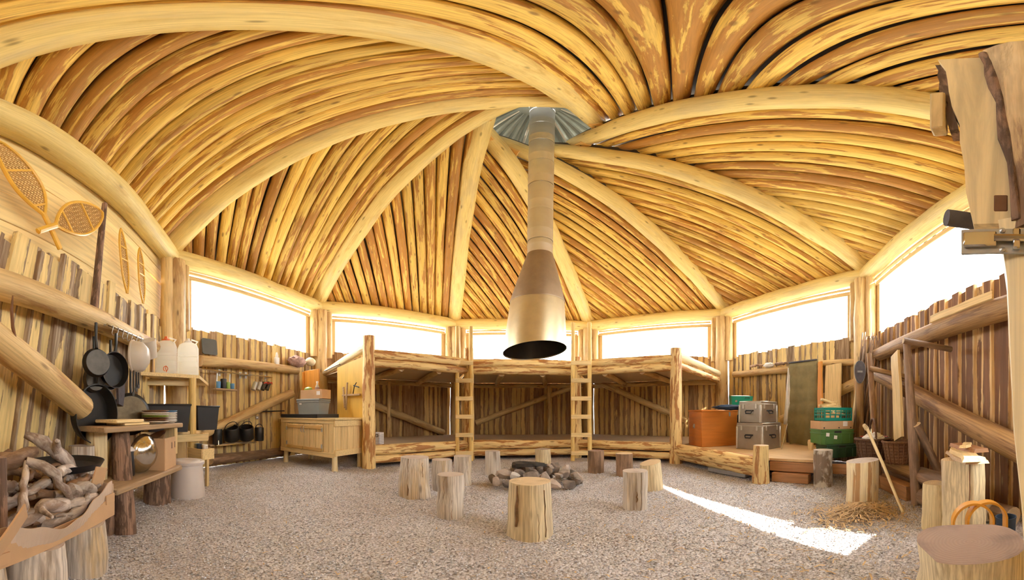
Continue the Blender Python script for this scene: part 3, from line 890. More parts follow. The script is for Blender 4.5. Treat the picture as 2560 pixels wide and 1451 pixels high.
MB().lathe([(.079, .05), (.087, .06), (.088, .11), (.08, .12)], 14).build('print_band', 'blue', t)
t = thing('bottle', 'clear plastic bottle with pink label in the carton', 'bottle', sp @ T(-.78, .33, ZT + .385))
MB().lathe([(.035, 0), (.04, .02), (.04, .2), (.018, .26), (.018, .29)], 14).build('body', 'bowl', t)
MB().lathe([(.041, .09), (.042, .1), (.042, .19), (.041, .2)], 14, cap0=False, cap1=False).build('paper_label', 'pinkcloth', t)
MB().lathe([(.022, .285), (.022, .315)], 12).build('cap', 'white', t)
t = thing('tool_rack', 'small wooden rack of tools on the yellow panel', 'tool rack', sp @ T(-.30, DP - .03, ZT + .44))
box('bar', (.44, .05, .035), 'oldplank', t, T(0, 0, 0))
box('handle', (.03, .03, .52), 'oldplank', t, T(-.10, -.02, -.02) @ RY(.06))
box('handle', (.035, .03, .40), 'oldplank', t, T(-.17, -.015, -.04) @ RY(-.1))
MB().tube([(0, 0, .02), (.05, -.02, .16), (.1, -.02, .22)], .009, 8).tube([(.03, -.02, .17), (.16, -.02, .13)], .011, 8).build('hook', 'iron', t, W[t.name] @ T(.06, -.02, 0))
t = thing('towel_bar', 'steel towel bar under the pale sloping rail', 'towel bar', sp @ T(-.86, DP + .02, ZT + 1.02))
MB().tube([(-.22, 0, -.05), (.20, 0, .05)], .013, 8).tube([(-.2, .06, -.045), (-.2, 0, -.045)], .008, 6).tube([(.18, .06, .045), (.18, 0, .045)], .008, 6).build('bar', 'steel', t)

# ------------------------------------------------------------------ storage platform on the right
ZP = .32
st = on(1903, 1207); st.z = 0
b4 = BP[3]
e1 = on(2062, 1152, ZP); e2 = wp(4, SIDE - .45, 0, .1); e3 = wp(4, .1, 0, .1)
plat = thing('storage_platform', 'low wooden platform with a peeled log edge holding the chests', 'platform', T(b4.x, b4.y, 0))
pe = on(1925, 1146, ZP)
flat(MB(), [Vector((b4.x + .1, b4.y, 0)), Vector((st.x + .12, st.y + .02, 0)), pe, e1, e2, e3], ZP - .035, ZP).build('deck', 'deckp', plat, Matrix()) if 'deckp' in M else \
    flat(MB(), [Vector((b4.x + .1, b4.y, 0)), Vector((st.x + .12, st.y + .02, 0)), pe, e1, e2, e3], ZP - .035, ZP).build('deck', M.setdefault('deckp', sawn('platform_ply', (.66, .43, .20), .05, (12, 1.5, 12), .6, .25)), plat, Matrix())
log('edge_log', (b4.x + .02, b4.y, ZP - .06), (st.x, st.y, ZP - .06), .115, .10, ('peel', 'end'), plat, n=14)
log('edge_log', (b4.x + .06, b4.y, ZP - .2), (st.x + .02, st.y, ZP - .2), .06, .055, ('peel', 'end'), plat, n=12)
log('stump_post', (st.x, st.y, -.02), (st.x, st.y, .52), .115, .105, ('peel', 'end'), plat, n=18, step=.2)
dd = (e1 - pe); dd.z = 0; fa = atan2(dd.y, dd.x); fr = dd.normalized(); ml = dd.length
mc = (pe + e1) / 2
box('fascia_board', (ml + .5, .035, .135), 'redplank', plat, world=T(mc.x + fr.x * .25, mc.y + fr.y * .25, ZP - .11) @ RZ(fa)) if 'redplank' in M else \
    box('fascia_board', (ml + .5, .035, .135), M.setdefault('redplank', sawn('reddish_plank', (.42, .20, .08), .1, (2, 40, 40), .6, .5)), plat, world=T(mc.x + fr.x * .25, mc.y + fr.y * .25, ZP - .11) @ RZ(fa))
q = pe + fr * .3
box('step_block', (.52, .16, .13), 'redplank', plat, world=T(q.x, q.y - .02, .065) @ RZ(fa))
t = thing('concrete_slab', 'flat grey slab lying under the platform edge log', 'slab', T(on(1830, 1190) + Vector((.1, .1, 0))) @ RZ(-1.45))
box('slab', (.8, .34, .07), 'slabg', t, T(0, 0, .045), .012)

# orange chest
def boxframe(x, y, z, bx, by, zref=ZP): return on(x, y, zref)
c0 = on(1754, 1119, ZP + .002)
ca = RZ(.33)
t = thing('wooden_chest', 'orange stained plywood chest with a steel clasp', 'chest', T(c0) @ RZ(-.17))
CW, CD, CH = .78, .62, .70
box('body', (CW, CD, CH - .03), 'orange', t, T(CW / 2, CD / 2, (CH - .03) / 2), .008)
box('lid', (CW + .02, CD + .02, .035), 'orange', t, T(CW / 2, CD / 2, CH - .015), .008)
for x in (CW - .18,): box('clasp', (.035, .012, .085), 'zinc', t, T(x, -.006, CH - .08), .003)
lt = thing('latch', None, None, Matrix()); lt.parent = t; W[lt.name] = W[t.name] @ T(0, CD * .55, CH * .55); lt.matrix_basis = T(0, CD * .55, CH * .55)
box('latch_plate', (.008, .07, .085), 'zinc', lt, T(-.004, 0, 0), .002)
MB().tube([(-.015, .03 * cos(q), .01 + .03 * sin(q)) for q in np.linspace(pi, 2 * pi, 8)], .006, 6).build('latch_ring', 'zinc', lt)

def alu_case(label, p, ang, w, d, h):
    t = thing('aluminium_case', label, 'case', T(p) @ RZ(ang), 'aluminium transport cases')
    box('body', (w, d, h - .05), 'alu', t, T(w / 2, d / 2, (h - .05) / 2), .008)
    box('lid', (w + .012, d + .012, .055), 'alu', t, T(w / 2, d / 2, h - .0275), .01)
    box('lid_rim', (w + .02, d + .02, .014), 'alutrim', t, T(w / 2, d / 2, h - .055), .004)
    for x, y in ((0, 0), (w, 0), (0, d), (w, d)):
        box('corner_edge', (.04, .04, h - .07), 'alutrim', t, T(x * .98 + w * .01, y * .98 + d * .01, (h - .07) / 2), .006)
    for face in (0, 1):
        L = w if face == 0 else d
        fm = Matrix() if face == 0 else T(w, 0, 0) @ RZ(pi / 2)
        for x in (L * .2, L * .8):
            box('clasp', (.035, .014, .09), 'alutrim', t, fm @ T(x, -.007, h - .09), .003)
        hd = MB().tube([(-.07, -.002, .025), (-.07, -.03, .02), (-.055, -.04, -.02), (.055, -.04, -.02), (.07, -.03, .02), (.07, -.002, .025)], .011, 8).box(.17, .01, .025, c=(0, -.002, .028), bev=.003)
        hd.build('handle', 'blackpl', t, W[t.name] @ fm @ T(L / 2, -.006, h * .48))
    return t
c1 = on(1906, 1127, ZP + .002)
ca = RZ(-2.1)
def corner_case(label, p, dirang, wl, wr, h):
    # p = near corner; left face runs away to the left-back, right face to the right-back
    ux_ = Vector((cos(dirang), sin(dirang), 0)); q = p - ux_ * wl
    return alu_case(label, q, dirang, wl, wr, h)
# left face direction: towards near corner
la = -1.41
corner_case('lower and larger aluminium case on the platform', c1, la, .56, .58, .47)
corner_case('upper aluminium case stacked on the larger one', c1 + Vector((.02, .06, .472)), la, .47, .52, .38)
cc = c1 + Vector((.02, .06, .472))
# green tub and blue cloth behind the upper case
g0 = at(1852, 1014, 6.35)
t = thing('green_tub', 'green plastic tub full of papers behind the metal cases', 'tub', T(g0.x, g0.y, g0.z) @ RZ(-.55))
mb = MB(); mb.add([(-.2, -.14, 0), (.2, -.14, 0), (.2, .14, 0), (-.2, .14, 0), (-.22, -.16, .18), (.22, -.16, .18), (.22, .16, .2), (-.22, .16, .2)], [[3, 2, 1, 0], [0, 1, 5, 4], [1, 2, 6, 5], [2, 3, 7, 6], [3, 0, 4, 7]])
mb.build('body', 'tealb', t)
for a_ in (-.1, .1): MB().tube([(-.05, -.155, .13), (-.04, -.165, .15), (.04, -.165, .15), (.05, -.155, .13)], .006, 6).build('grip', 'blackpl', t, W[t.name] @ T(a_, 0, 0)) if a_ > 0 else None
box('paper', (.36, .26, .02), 'white', t, T(0, 0, .185) @ RX(.1), .004)
MB().lathe([(.022, 0), (.022, .004)], 12).build('badge', 'pinkcloth', t, W[t.name] @ T(-.12, -.152, .08) @ RX(pi / 2))
def blob(name, size, mat, mw, parent=None, seed=0, sub=2, amp=.25, fr=2.5):
    bm = bmesh.new(); bmesh.ops.create_icosphere(bm, subdivisions=sub, radius=1)
    for v in bm.verts:
        k_ = 1 + amp * noise.noise(v.co * fr + Vector((seed * 3.1, seed * 1.7, seed)))
        v.co = Vector((v.co.x * size[0] * k_, v.co.y * size[1] * k_, v.co.z * size[2] * k_))
    bm.verts.index_update()
    vs = [v.co[:] for v in bm.verts]; fs = [[v.index for v in f.verts] for f in bm.faces]; bm.free()
    return mesh_obj(name, vs, fs, mat, mw, parent, ang=60)
zc = c0.z + CH
t = blob('blue_cloth', (.3, .16, .05), 'denim', T(at(1826, 1021, 5.75).x, at(1826, 1021, 5.75).y, zc + .045) @ RZ(-.5), seed=3, sub=3, amp=.4, fr=3)
tag(t, 'crumpled dark blue cloth lying on the orange chest', 'cloth')
t = thing('stand_for_tub', None, None, Matrix()); bpy.data.objects.remove(t)
# something for the tub to stand on: a bundle behind the cases
t = blob('clothes_bundle', (.22, .2, .33), 'denim', T(g0.x + .08, g0.y + .05, ZP + .30), seed=8, sub=3, amp=.15)
tag(t, 'dark blue bundle of clothing behind the metal cases', 'bundle')

# ------------------------------------------------------------------ log stools round the fire
def stool(label, x, yb, wpx, ytop, mats, flare=1.0, tilt=(0, 0), facets=None, name='log_stool', group='log stools round the fire', yc=None, cat='stool', slant=0.0, n=22, wob=.035, cracks=()):
    """x, yb: middle of the base's front edge in the photograph; wpx: width at the top; ytop: middle of the cut top"""
    e, t0 = ray(x, yb); d0 = EYE / -t0
    r = wpx / 2 * d0 / F
    d = d0 + r * flare
    p = Vector((e.x * d, e.y * d, 0))
    h = EYE + tan((HZ - ytop) / F) * d
    vs, fs, mi = log_geo(h + .015, r * flare, r, n=n, wob=wob, seed=int(x), step=.13, facets=facets, slant=slant)
    o = mesh_obj(name, vs, fs, mats, T(p - Vector((0, 0, .015))) @ RX(tilt[0]) @ RY(tilt[1]), None, mi, True, 38)
    for (aa, z0_, z1_, cw) in cracks:
        q0 = atan2(-e.y, -e.x) + aa; K_ = 6; cv, cf = [], []
        for i_ in range(K_ + 1):
            f_ = i_ / K_; zz_ = h * (z0_ + (z1_ - z0_) * f_); rr_ = r * (flare + (1 - flare) * zz_ / h) * 1.0
            ww_ = cw * (.35 + .65 * sin(pi * min(1, f_ + .15))) ; j_ = .004 * sin(i_ * 2.1 + x)
            for sg_, ex_ in ((-1, .985), (0, 1.035), (1, .985)): cv.append((rr_ * ex_ * cos(q0 + (j_ + sg_ * ww_) / r), rr_ * ex_ * sin(q0 + (j_ + sg_ * ww_) / r), zz_ + .015))
        for i_ in range(K_):
            for c_ in (0, 1): cf.append([i_ * 3 + c_, i_ * 3 + c_ + 1, i_ * 3 + c_ + 4, i_ * 3 + c_ + 3])
        mesh_obj('crack', cv, cf, 'crackwood', W[o.name], o)
    return tag(o, label, cat, group)
M['crackwood'] = plain('dark_crack', (.23, .12, .05), .85, 0, .5, 20)
GL, PLG, YL, DL = ('greylog', 'endgrey'), ('palelog', 'end'), ('yellowlog', 'end'), ('darklog', 'enddark')
stool('largest pale log stool nearest the camera with a brown stain', 1325, 1356, 112, 1203, YL, 1.13, n=26, cracks=[(-.62, .25, .98, .016), (.7, .05, .9, .003), (.35, .0, .5, .003)])
stool('wide flared grey log stool with a chiselled foot, leftmost of the ring', 1037, 1251, 76, 1143, GL, 1.16, facets=[(-2.2, .86), (-1.2, .9)], cracks=[(-.45, .1, 1.0, .012), (.5, .55, .9, .004)])
stool('small grey log stool right behind the flared one', 1104, 1229, 52, 1149, GL, 1.0)
stool('pale log stool with a knot and a dark crack, in front on the left', 1126, 1299, 68, 1186, GL, 1.05, cracks=[(.08, .0, .45, .006), (-.5, .3, .95, .002)])
stool('grey log stool beside the left ladder, third from the left', 1157, 1215, 46, 1140, GL, 1.02)
stool('brown and grey log stool standing behind the fire on the left', 1231, 1189, 38, 1128, GL, 1.06)
stool('light brown log stool directly behind the fire stones', 1357, 1178, 40, 1123, ('yellowlog', 'endgrey'), 1.05)
stool('dark bark covered log stool beside the right ladder', 1490, 1184, 40, 1127, DL, 1.04)
stool('brown log stool with a pale top behind the tilted one', 1561, 1193, 43, 1134, ('darklog', 'end'), 1.0)
stool('tilted pale log stool with a slanting top on the right', 1630, 1228, 54, 1156, YL, 1.05, (0, -.06), slant=.18)
stool('grey log stool with a dark knot, in front on the right', 1588, 1277, 66, 1177, GL, 1.0, cracks=[(.15, .22, .5, .008), (.5, .0, 1.0, .002)])
stool('birch log with peeling white bark beside the green crates', 2058, 1219, 50, 1125, ('birch', 'endgrey'), .97, group='logs standing on the right', cat='log', name='birch_log')
o = stool('pale split chopping block with shavings round its foot', 2154, 1263, 88, 1152, ('splitlog', 'endgrey'), .95, (0, .05), group=None, cat='chopping block', name='chopping_block', slant=.12, n=26)
# crack and knot marks that have depth of their own
def mark(parent, x, y, d, pts, r, nm='crack'):
    MB().tube([at(px, py, d) for px, py in pts], r, 5).build(nm, 'darkblock', parent, Matrix())

# ------------------------------------------------------------------ fire pit
rs = random.Random(21)
def stone(name, p, size, mat, seed, label, group):
    bm = bmesh.new(); bmesh.ops.create_icosphere(bm, subdivisions=2, radius=1)
    rg = random.Random(seed)
    planes = [(Vector((rg.uniform(-1, 1), rg.uniform(-1, 1), rg.uniform(-1, 1))).normalized(), rg.uniform(.42, .8)) for _ in range(13)]
    for v in bm.verts:
        for nrm, dd_ in planes:
            q = v.co.dot(nrm)
            if q > dd_: v.co -= nrm * (q - dd_)
        v.co = Vector((v.co.x * size[0], v.co.y * size[1], v.co.z * size[2]))
    bm.verts.index_update()
    vs = [v.co[:] for v in bm.verts]; fs = [[v.index for v in f.verts] for f in bm.faces]; bm.free()
    o = mesh_obj(name, vs, fs, mat, T(p) @ RZ(rg.uniform(0, 6)) @ RX(rg.uniform(-.3, .3)), None, ang=25)
    return tag(o, label, 'stone', group)
fc = on(1338, 1212); fc.z = 0
i = 0
for ring, (rad, cnt, z) in enumerate(((.55, 16, .07), (.40, 12, .15), (.22, 6, .19))):
    for j in range(cnt):
        q = 2 * pi * j / cnt + ring * .2 + rs.uniform(-.1, .1)
        s_ = rs.uniform(.06, .125)
        wht = (ring == 0 and j % 5 == 2) or (ring == 1 and j in (7,))
        stone('hearth_stone', fc + Vector((rad * cos(q), rad * .8 * sin(q), z + rs.uniform(-.02, .02))), (s_ * rs.uniform(.9, 1.5), s_, s_ * rs.uniform(.8, 1.15)), 'stonew' if wht else 'stone', 40 + i,
              'whitish angular stone in the fire ring' if wht else 'brown grey angular stone piled in the fire ring', 'stones of the fire ring')
        i += 1
for j, (x, y, sx) in enumerate(((1338, 1168, .17), (1318, 1180, .2), (1300, 1186, .13))):
    p = at(x, y, 4.15); p.z = max(p.z, .27)
    mb = MB(); pts = [(sx * (1 + .2 * sin(q * 3 + j)) * cos(q), sx * .7 * sin(q)) for q in np.linspace(0, 2 * pi, 9)[:-1]]
    mb.prism(pts, -.02, .02)
    o = mb.build('slate_slab', 'slate', None, T(p) @ RX(.15 * (j - 1)) @ RY(.12 - .1 * j), smooth=False)
    tag(o, ['flat black slate slab topmost on the fire ring', 'wide black slate slab in the middle of the fire ring', 'small black slate slab on the left of the fire ring'][j], 'slab', 'slate slabs on the fire ring')

# ------------------------------------------------------------------ left wall: rails, brace, snowshoes
sa_, za_ = wsz(-1, 5, 718, .14); sb_, zb_ = wsz(-1, 268, 812, .14)
log('rail_log', wp(-1, .0, za_, .14), wp(-1, 3.3, zb_ + .03, .14), .105, .10, 'rail', walls[-1], n=16)
sa_, za_ = wsz(-1, 5, 860, .2); sb_, zb_ = wsz(-1, 205, 1020, .2)
log('brace', wp(-1, .0, za_ + (zb_ - za_) * (0 - sa_) / (sb_ - sa_), .2), wp(-1, sb_, zb_, .2), .095, .10, 'rail', walls[-1], n=16)
def swp(k, x, y, off): s, z = wsz(k, x, y, off); return Vector((s, z))
def snowshoe(label, toe, tail, width, pear, off, group='snowshoes hung on the left wall', tailf=.3, bars=(.30, .62), k=-1, rows=26):
    a = swp(k, *toe, off); b = swp(k, *tail, off)
    L = (b - a).length; d = (b - a).normalized(); nn = Vector((-d.y, d.x))
    m = (a + b) / 2
    t = thing('snowshoe', label, 'snowshoe', wframe(k, m.x, m.y, off), group)
    def hw(f):   # half width at fraction f from the toe
        if pear:
            if f < .42: v = sin(pi / 2 * min(1, f / .42)) ** .62
            else: v = cos(pi / 2 * min(1, (f - .42) / (1 - tailf - .42))) ** .8 if f < 1 - tailf else 0
            return max(v * width / 2, .012)
        return max(width / 2 * (1 - abs(2 * f - 1) ** 3.2) , .012)
    def pt(f, w): q = a + d * L * f + nn * w - m; return (q.x, 0, q.y)
    fr = [i / 30 for i in range(31)]
    fr[0] = 0.0
    loop = [pt(f, hw(f) if f > 0 else 0) for f in fr] + [pt(f, -hw(f)) for f in fr[::-1] if f > 0]
    MB().tube(loop, .016 if pear else .013, 7, closed=True).build('frame', 'ashwood', t)
    if pear:
        MB().tube([pt(1 - tailf, 0), pt(1, 0)], .022, 7).build('tail', 'ashwood', t)
    for bf in bars:
        w = hw(bf)
        MB().tube([pt(bf, w), pt(bf, -w)], .013, 6).build('crossbar', 'ashwood', t)
    mb = MB(); end = 1 - tailf - .03 if pear else .97
    for i in range(rows):
        f = .04 + (end - .04) * i / (rows - 1)
        w = hw(f) * .98
        mb.tube([pt(f, w), pt(f, -w)], .0035, 4)
    st_ = .036
    for sg in (-1, 1):
        i = -40
        while i < 90:
            f0 = i * st_ / L
            pts = []
            for q in range(41):
                w = -width / 2 + width * q / 40
                f = f0 + sg * w * .9 / L + (0)
                if .03 < f < end and abs(w) < hw(f) * .99: pts.append(pt(f, w))
            if len(pts) > 2: mb.tube([pts[0], pts[-1]], .0035, 4)
            i += 1
    mb.build('webbing', 'rawhide', t)
    return t
snowshoe('large teardrop snowshoe with its tail pointing down, highest on the left wall', (-8, 352), (150, 622), .33, True, .10)
snowshoe('teardrop snowshoe lying sideways across the tail of the larger one', (256, 532), (96, 578), .34, True, .13, tailf=.22)
snowshoe('long narrow snowshoe hanging upright nearer to the snowshoe pair', (302, 572), (318, 733), .17, False, .06, bars=(.3, .5), rows=22)
snowshoe('long narrow snowshoe hanging upright nearest to the corner post', (349, 620), (358, 758), .18, False, .06, bars=(.3, .5), rows=22)
s0, z0 = wsz(-1, 262, 510, .1); s1, z1 = wsz(-1, 236, 775, .12)
t = log('split_pole', wp(-1, s0, z0, .10), wp(-1, s1, z1, .12), .028, .04, ('bark', 'end'), None, n=8)
tag(t, 'dark split pole hanging upright between the snowshoes', 'pole')
s0, z0 = wsz(-1, 32, 740, .27); s1, z1 = wsz(-1, 28, 815, .27)
t = thing('leather_strap', 'thin reddish strap hanging from the left rail', 'strap', wframe(-1, s0, z0, .27))
MB().tube([(0, 0, 0), (-.01, 0, -.09), (0, 0, -.2), (.02, 0, -.26)], [.005, .011, .012, .009], 6).build('strap', 'darkblock', t)

# ------------------------------------------------------------------ pans on the rod
sA, zA = wsz(-1, 268, 812, .27); sB, zB_ = wsz(-1, 362, 852, .27)
t = thing('pan_rod', 'steel rod with hooks on the left rail log', 'rod', wframe(-1, sA, zA, .27))
mb = MB().tube([(0, 0, 0), (sB - sA, 0, zB_ - zA)], .011, 8)
mb.build('rod', 'steel', t)
for f in (.02, .98): MB().tube([((sB - sA) * f, 0, (zB_ - zA) * f), ((sB - sA) * f, .13, (zB_ - zA) * f + .02)], .008, 6).build('bracket', 'zinc', t)
for f in (.1, .22, .34, .46, .58, .72, .86):
    x = (sB - sA) * f; z = (zB_ - zA) * f
    MB().tube([(x, .0, z + .014), (x, -.016, z), (x, 0, z - .06), (x, -.012, z - .085), (x, -.03, z - .075)], .0035, 5).build('hook', 'zinc', t)
def pan(label, x, y, off, r, depth, yaw, mats, hand, flip=False, handle_mat='iron', k=-1, roll=0.0):
    """round pan hanging by its handle; yaw turns its face from the wall plane"""
    s, z = wsz(k, x, y, off)
    fm = wframe(k, s, z, off) @ RZ(yaw) @ RX(pi / 2) @ RZ(roll)      # local Z now points to the room
    if flip: fm = fm @ RX(pi)
    t = thing('frying_pan', label, 'pan', fm, 'pans hung by the left corner')
    MB().lathe([(0.001, -depth), (r * .86, -depth), (r * .9, -depth + .008), (r, -.004), (r, 0), (r * .965, 0), (r * .86, -depth + .012), (.001, -depth + .012)], 36, cap0=False, cap1=False).build('bowl', mats[0], t)
    if len(mats) > 1: MB().lathe([(r * .84, -depth - .002), (.001, -depth - .002)], 32, cap0=False, cap1=False).build('worn_base', mats[1], t)
    sg = -1 if flip else 1
    MB().tube([(0, sg * r * .98, -.012), (0, sg * (r + .06), .0), (0, sg * (r + hand), 0)], [.014, .013, .012], 8).build('handle', handle_mat, t)
    return t
pan('round frying pan showing its grey base, leftmost on the rod', 240, 908, .32, .115, .04, -.6, ('iron', 'ironb'), .21, True)
pan('smaller grey pan half hidden under the leftmost frying pan', 235, 950, .22, .105, .03, -.5, ('ironb', 'ironb'), .26, True)
pan('deep black skillet turned sideways next to the plastic bowl', 290, 925, .36, .155, .065, -.32, ('iron',), .16)
pan('black saucepan hanging behind the deep skillet', 276, 940, .22, .13, .08, -.2, ('iron',), .2)
pan('huge black wok hanging low on the left wall', 246, 1036, .28, .245, .10, -.22, ('iron',), .05)
pan('wide scorched griddle with a long handle above the chopping boards', 326, 1036, .24, .215, .02, -.75, ('iron', 'griddle'), .25, True, roll=.0)
s, z = wsz(-1, 300, 985, .2)
t = thing('oven_mitt', 'dark mitt hanging behind the skillet', 'mitt', wframe(-1, s, z, .2))
MB().prism([(-.05, -.1), (.05, -.12), (.09, .02), (.08, .12), (.0, .12), (-.06, .06)], -.012, .012, 0, RX(pi / 2)).build('mitt', 'felt', t)
s, z = wsz(-1, 335, 893, .42)
t = thing('mixing_bowl', 'cloudy plastic bowl hanging on edge beside the skillet', 'bowl', wframe(-1, s, z, .42) @ RZ(pi + .12) @ RX(pi / 2))
MB().lathe([(.001, -.135), (.075, -.13), (.13, -.085), (.15, 0), (.143, 0), (.124, -.08), (.07, -.123), (.001, -.127)], 36, cap0=False, cap1=False).build('bowl', 'bowl', t)
MB().lathe([(.15, -.012), (.158, -.006), (.158, .006), (.15, .01)], 36, cap0=False, cap1=False).build('rim', 'bowl', t)
for i, (x, y0_, y1_) in enumerate(((334, 935, 985), (341, 930, 975), (347, 925, 968))):
    s, z = wsz(-1, x, (y0_ + y1_) / 2, .45); h = (y1_ - y0_) * 3.6 / F
    t = thing('utensil', ['black ladle, leftmost hanging above the griddle', 'black spatula hanging between ladle and spoon', 'black spoon nearest the water jugs'][i], 'utensil', wframe(-1, s, z, .45), 'black utensils above the griddle')
    MB().tube([(0, 0, h / 2), (0, 0, -h / 2 + .04)], .007, 6).build('handle', 'iron', t)
    MB().lathe([(.001, -.01), (.02, -.008), (.026, 0), (.001, .002)], 12).build('head', 'iron', t, W[t.name] @ T(0, 0, -h / 2 + .03) @ RX(pi / 2))
s, z = wsz(-1, 372, 873, .35)
t = thing('plastic_scoop', 'clear yellowish tub tilted against the corner post', 'tub', wframe(-1, s, z, .35) @ RY(-.5))
MB().lathe([(.001, -.1), (.075, -.1), (.095, .1), (.09, .1), (.07, -.095), (.001, -.095)], 20, cap0=False, cap1=False).build('tub', 'bowl', t)

# ------------------------------------------------------------------ corner shelf with water jugs
pp = at(481, 1035, 4.2)
sf = at(352, 945, 3.86)
shz = 1.45
cs = thing('corner_shelf', 'pole framed corner shelf carrying the two water jugs', 'shelf', T(pp.x, pp.y, 0))
l0 = Vector((sf.x, sf.y)); l1 = Vector((pp.x + .02, pp.y + .10)); wc = wp(0, .22, 0, .12); wd2 = wp(0, .75, 0, .1); wl_ = wp(-1, 3.35, 0, .08)
MB().prism([(l0.x, l0.y), (l1.x, l1.y), (wd2.x, wd2.y), (wc.x, wc.y), (wl_.x, wl_.y)], shz - .02, shz + .025).build('upper_board', 'sawn', cs, Matrix())
log('upright', (pp.x, pp.y, 0), (pp.x, pp.y, shz - .02), .055, .05, ('yellowpole', 'end'), cs, n=12)
q0 = at(360, 965, 4.2); q1 = at(478, 975, 4.35)
d_ = q1 - q0
box('upper_bearer', (d_.length, .03, .09), 'sawn', cs, world=T((q0.x + q1.x) / 2, (q0.y + q1.y) / 2, shz - .07) @ RZ(atan2(d_.y, d_.x)))
z_low = .70
MB().prism([(l0.x, l0.y), (l1.x, l1.y), (wd2.x, wd2.y), (wc.x, wc.y), (wl_.x, wl_.y)], z_low - .02, z_low + .02).build('lower_board', 'sawn', cs, Matrix())
box('lower_bearer', (.62, .03, .10), 'sawn', cs, world=T(pp.x + .06, pp.y - .12, z_low - .07) @ RZ(1.45))
box('bearer_end', (.06, .10, .10), 'sawn', cs, world=T(pp.x + .04, pp.y + .17, z_low - .06))
def jug(label, x, d, caps, mark_, w=.29):
    p = at(x, 940, d)
    t = thing('water_jug', label, 'water jug', T(p.x, p.y, shz + .026) @ RZ(-atan2(p.x, p.y)), 'white water jugs on the corner shelf')
    def ring(z, sx, sy, r=.05, n_=6):
        out = []
        for cx, cy, a0 in ((sx - r, sy - r, 0), (-sx + r, sy - r, pi / 2), (-sx + r, -sy + r, pi), (sx - r, -sy + r, 1.5 * pi)):
            for i in range(n_): q = a0 + pi / 2 * i / (n_ - 1); out.append((cx + r * cos(q), cy + r * sin(q), z))
        return out
    h = w / 2
    lv = [(0, h * .94, .085), (.01, h, .095), (.05, h, .10), (.26, h, .10), (.272, h * .97, .097), (.284, h, .10), (.36, h * .98, .098), (.42, h * .82, .085), (.45, h * .5, .06), (.455, .03, .03)]
    R_ = [ring(z, sx, sy, min(.05, sx * .9, sy * .9)) for z, sx, sy in lv]
    n_ = len(R_[0]); vs = [v for r_ in R_ for v in r_]; fs = []
    for i in range(len(R_) - 1):
        for j in range(n_):
            j2 = (j + 1) % n_; fs.append([i * n_ + j, i * n_ + j2, (i + 1) * n_ + j2, (i + 1) * n_ + j])
    fs.append(list(range(n_))[::-1]); fs.append([(len(R_) - 1) * n_ + j for j in range(n_)])
    mesh_obj('body', vs, fs, 'jug', W[t.name], t, ang=60)
    for z in (.1, .17, .24): MB().box(w * .9, .004, .006, c=(0, -.101, z), bev=0).build('moulded_line', 'jug', t)
    MB().lathe([(.045, .445), (.052, .45), (.052, .475), (.03, .482), (.022, .5), (.022, .515)], 18).build('cap', caps, t)
    MB().tube([(h * .55, 0, .40), (h * .9, 0, .47), (h * .3, 0, .50)], .012, 8).build('grip', 'jug', t)
    if mark_:
        m = MB().tube([(.028 * cos(q), -.104, .032 * sin(q)) for q in np.linspace(-1.2, 2 * pi - 1.9, 22)], .005, 6)
        m.tube([(.012, -.104, -.045), (.0, -.104, 0), (.006, -.104, .04)], .005, 6)
        m.build('printed_mark', 'orangecap', t, W[t.name] @ T(.045 - .07 + .02, 0, .06))
jug('milky water jug with an orange cap and red printed mark', 415, 4.12, 'orangecap', True)
jug('milky water jug with a white cap, right one on the corner shelf', 470, 4.24, 'white', False)
t = thing('leaflet', 'small orange card leaning behind the water jug', 'card', T(at(378, 850, 4.1).x, at(378, 850, 4.1).y, 1.78))
box('card', (.12, .02, .12), 'card', t, RZ(.9), .01)
log('hanger_peg', at(378, 868, 4.15), at(386, 885, 4.12), .006, .006, ('zinc', 'zinc'), t, n=6)
t.location.z -= 0

# black tubs on the lower board
def tub(label, p, ang, w, d, h, par=None):
    t = thing('storage_tub', label, 'tub', T(p) @ RZ(ang), 'black storage tubs on the corner shelf')
    a, b = w / 2 * .86, d / 2 * .86; c_, e_ = w / 2, d / 2
    vs = [(-a, -b, 0), (a, -b, 0), (a, b, 0), (-a, b, 0), (-c_, -e_, h), (c_, -e_, h), (c_, e_, h), (-c_, e_, h), (-c_ + .02, -e_ + .02, h), (c_ - .02, -e_ + .02, h), (c_ - .02, e_ - .02, h), (-c_ + .02, e_ - .02, h), (-a + .02, -b + .02, .02), (a - .02, -b + .02, .02), (a - .02, b - .02, .02), (-a + .02, b - .02, .02)]
    fs = [[3, 2, 1, 0]]
    for o_ in (0, 4, 8):
        for j in range(4): fs.append([o_ + j, o_ + (j + 1) % 4, o_ + 4 + (j + 1) % 4, o_ + 4 + j])
    fs.append([12, 13, 14, 15])
    mesh_obj('body', vs, fs, 'blackpl', W[t.name], t)
    MB().tube([(-c_, -e_, h), (c_, -e_, h), (c_, e_, h), (-c_, e_, h)], .014, 6, closed=True).build('rim', 'blackpl', t)
    return t
pa = at(418, 1078, 4.05); tub('wide black tub behind the plates', Vector((pa.x, pa.y, z_low + .02)), 1.2, .56, .40, .34)
pb = at(500, 1080, 4.5); tub('narrow black tub right of the shelf pole', Vector((pb.x, pb.y + .05, z_low + .02)), 1.45, .34, .36, .33)

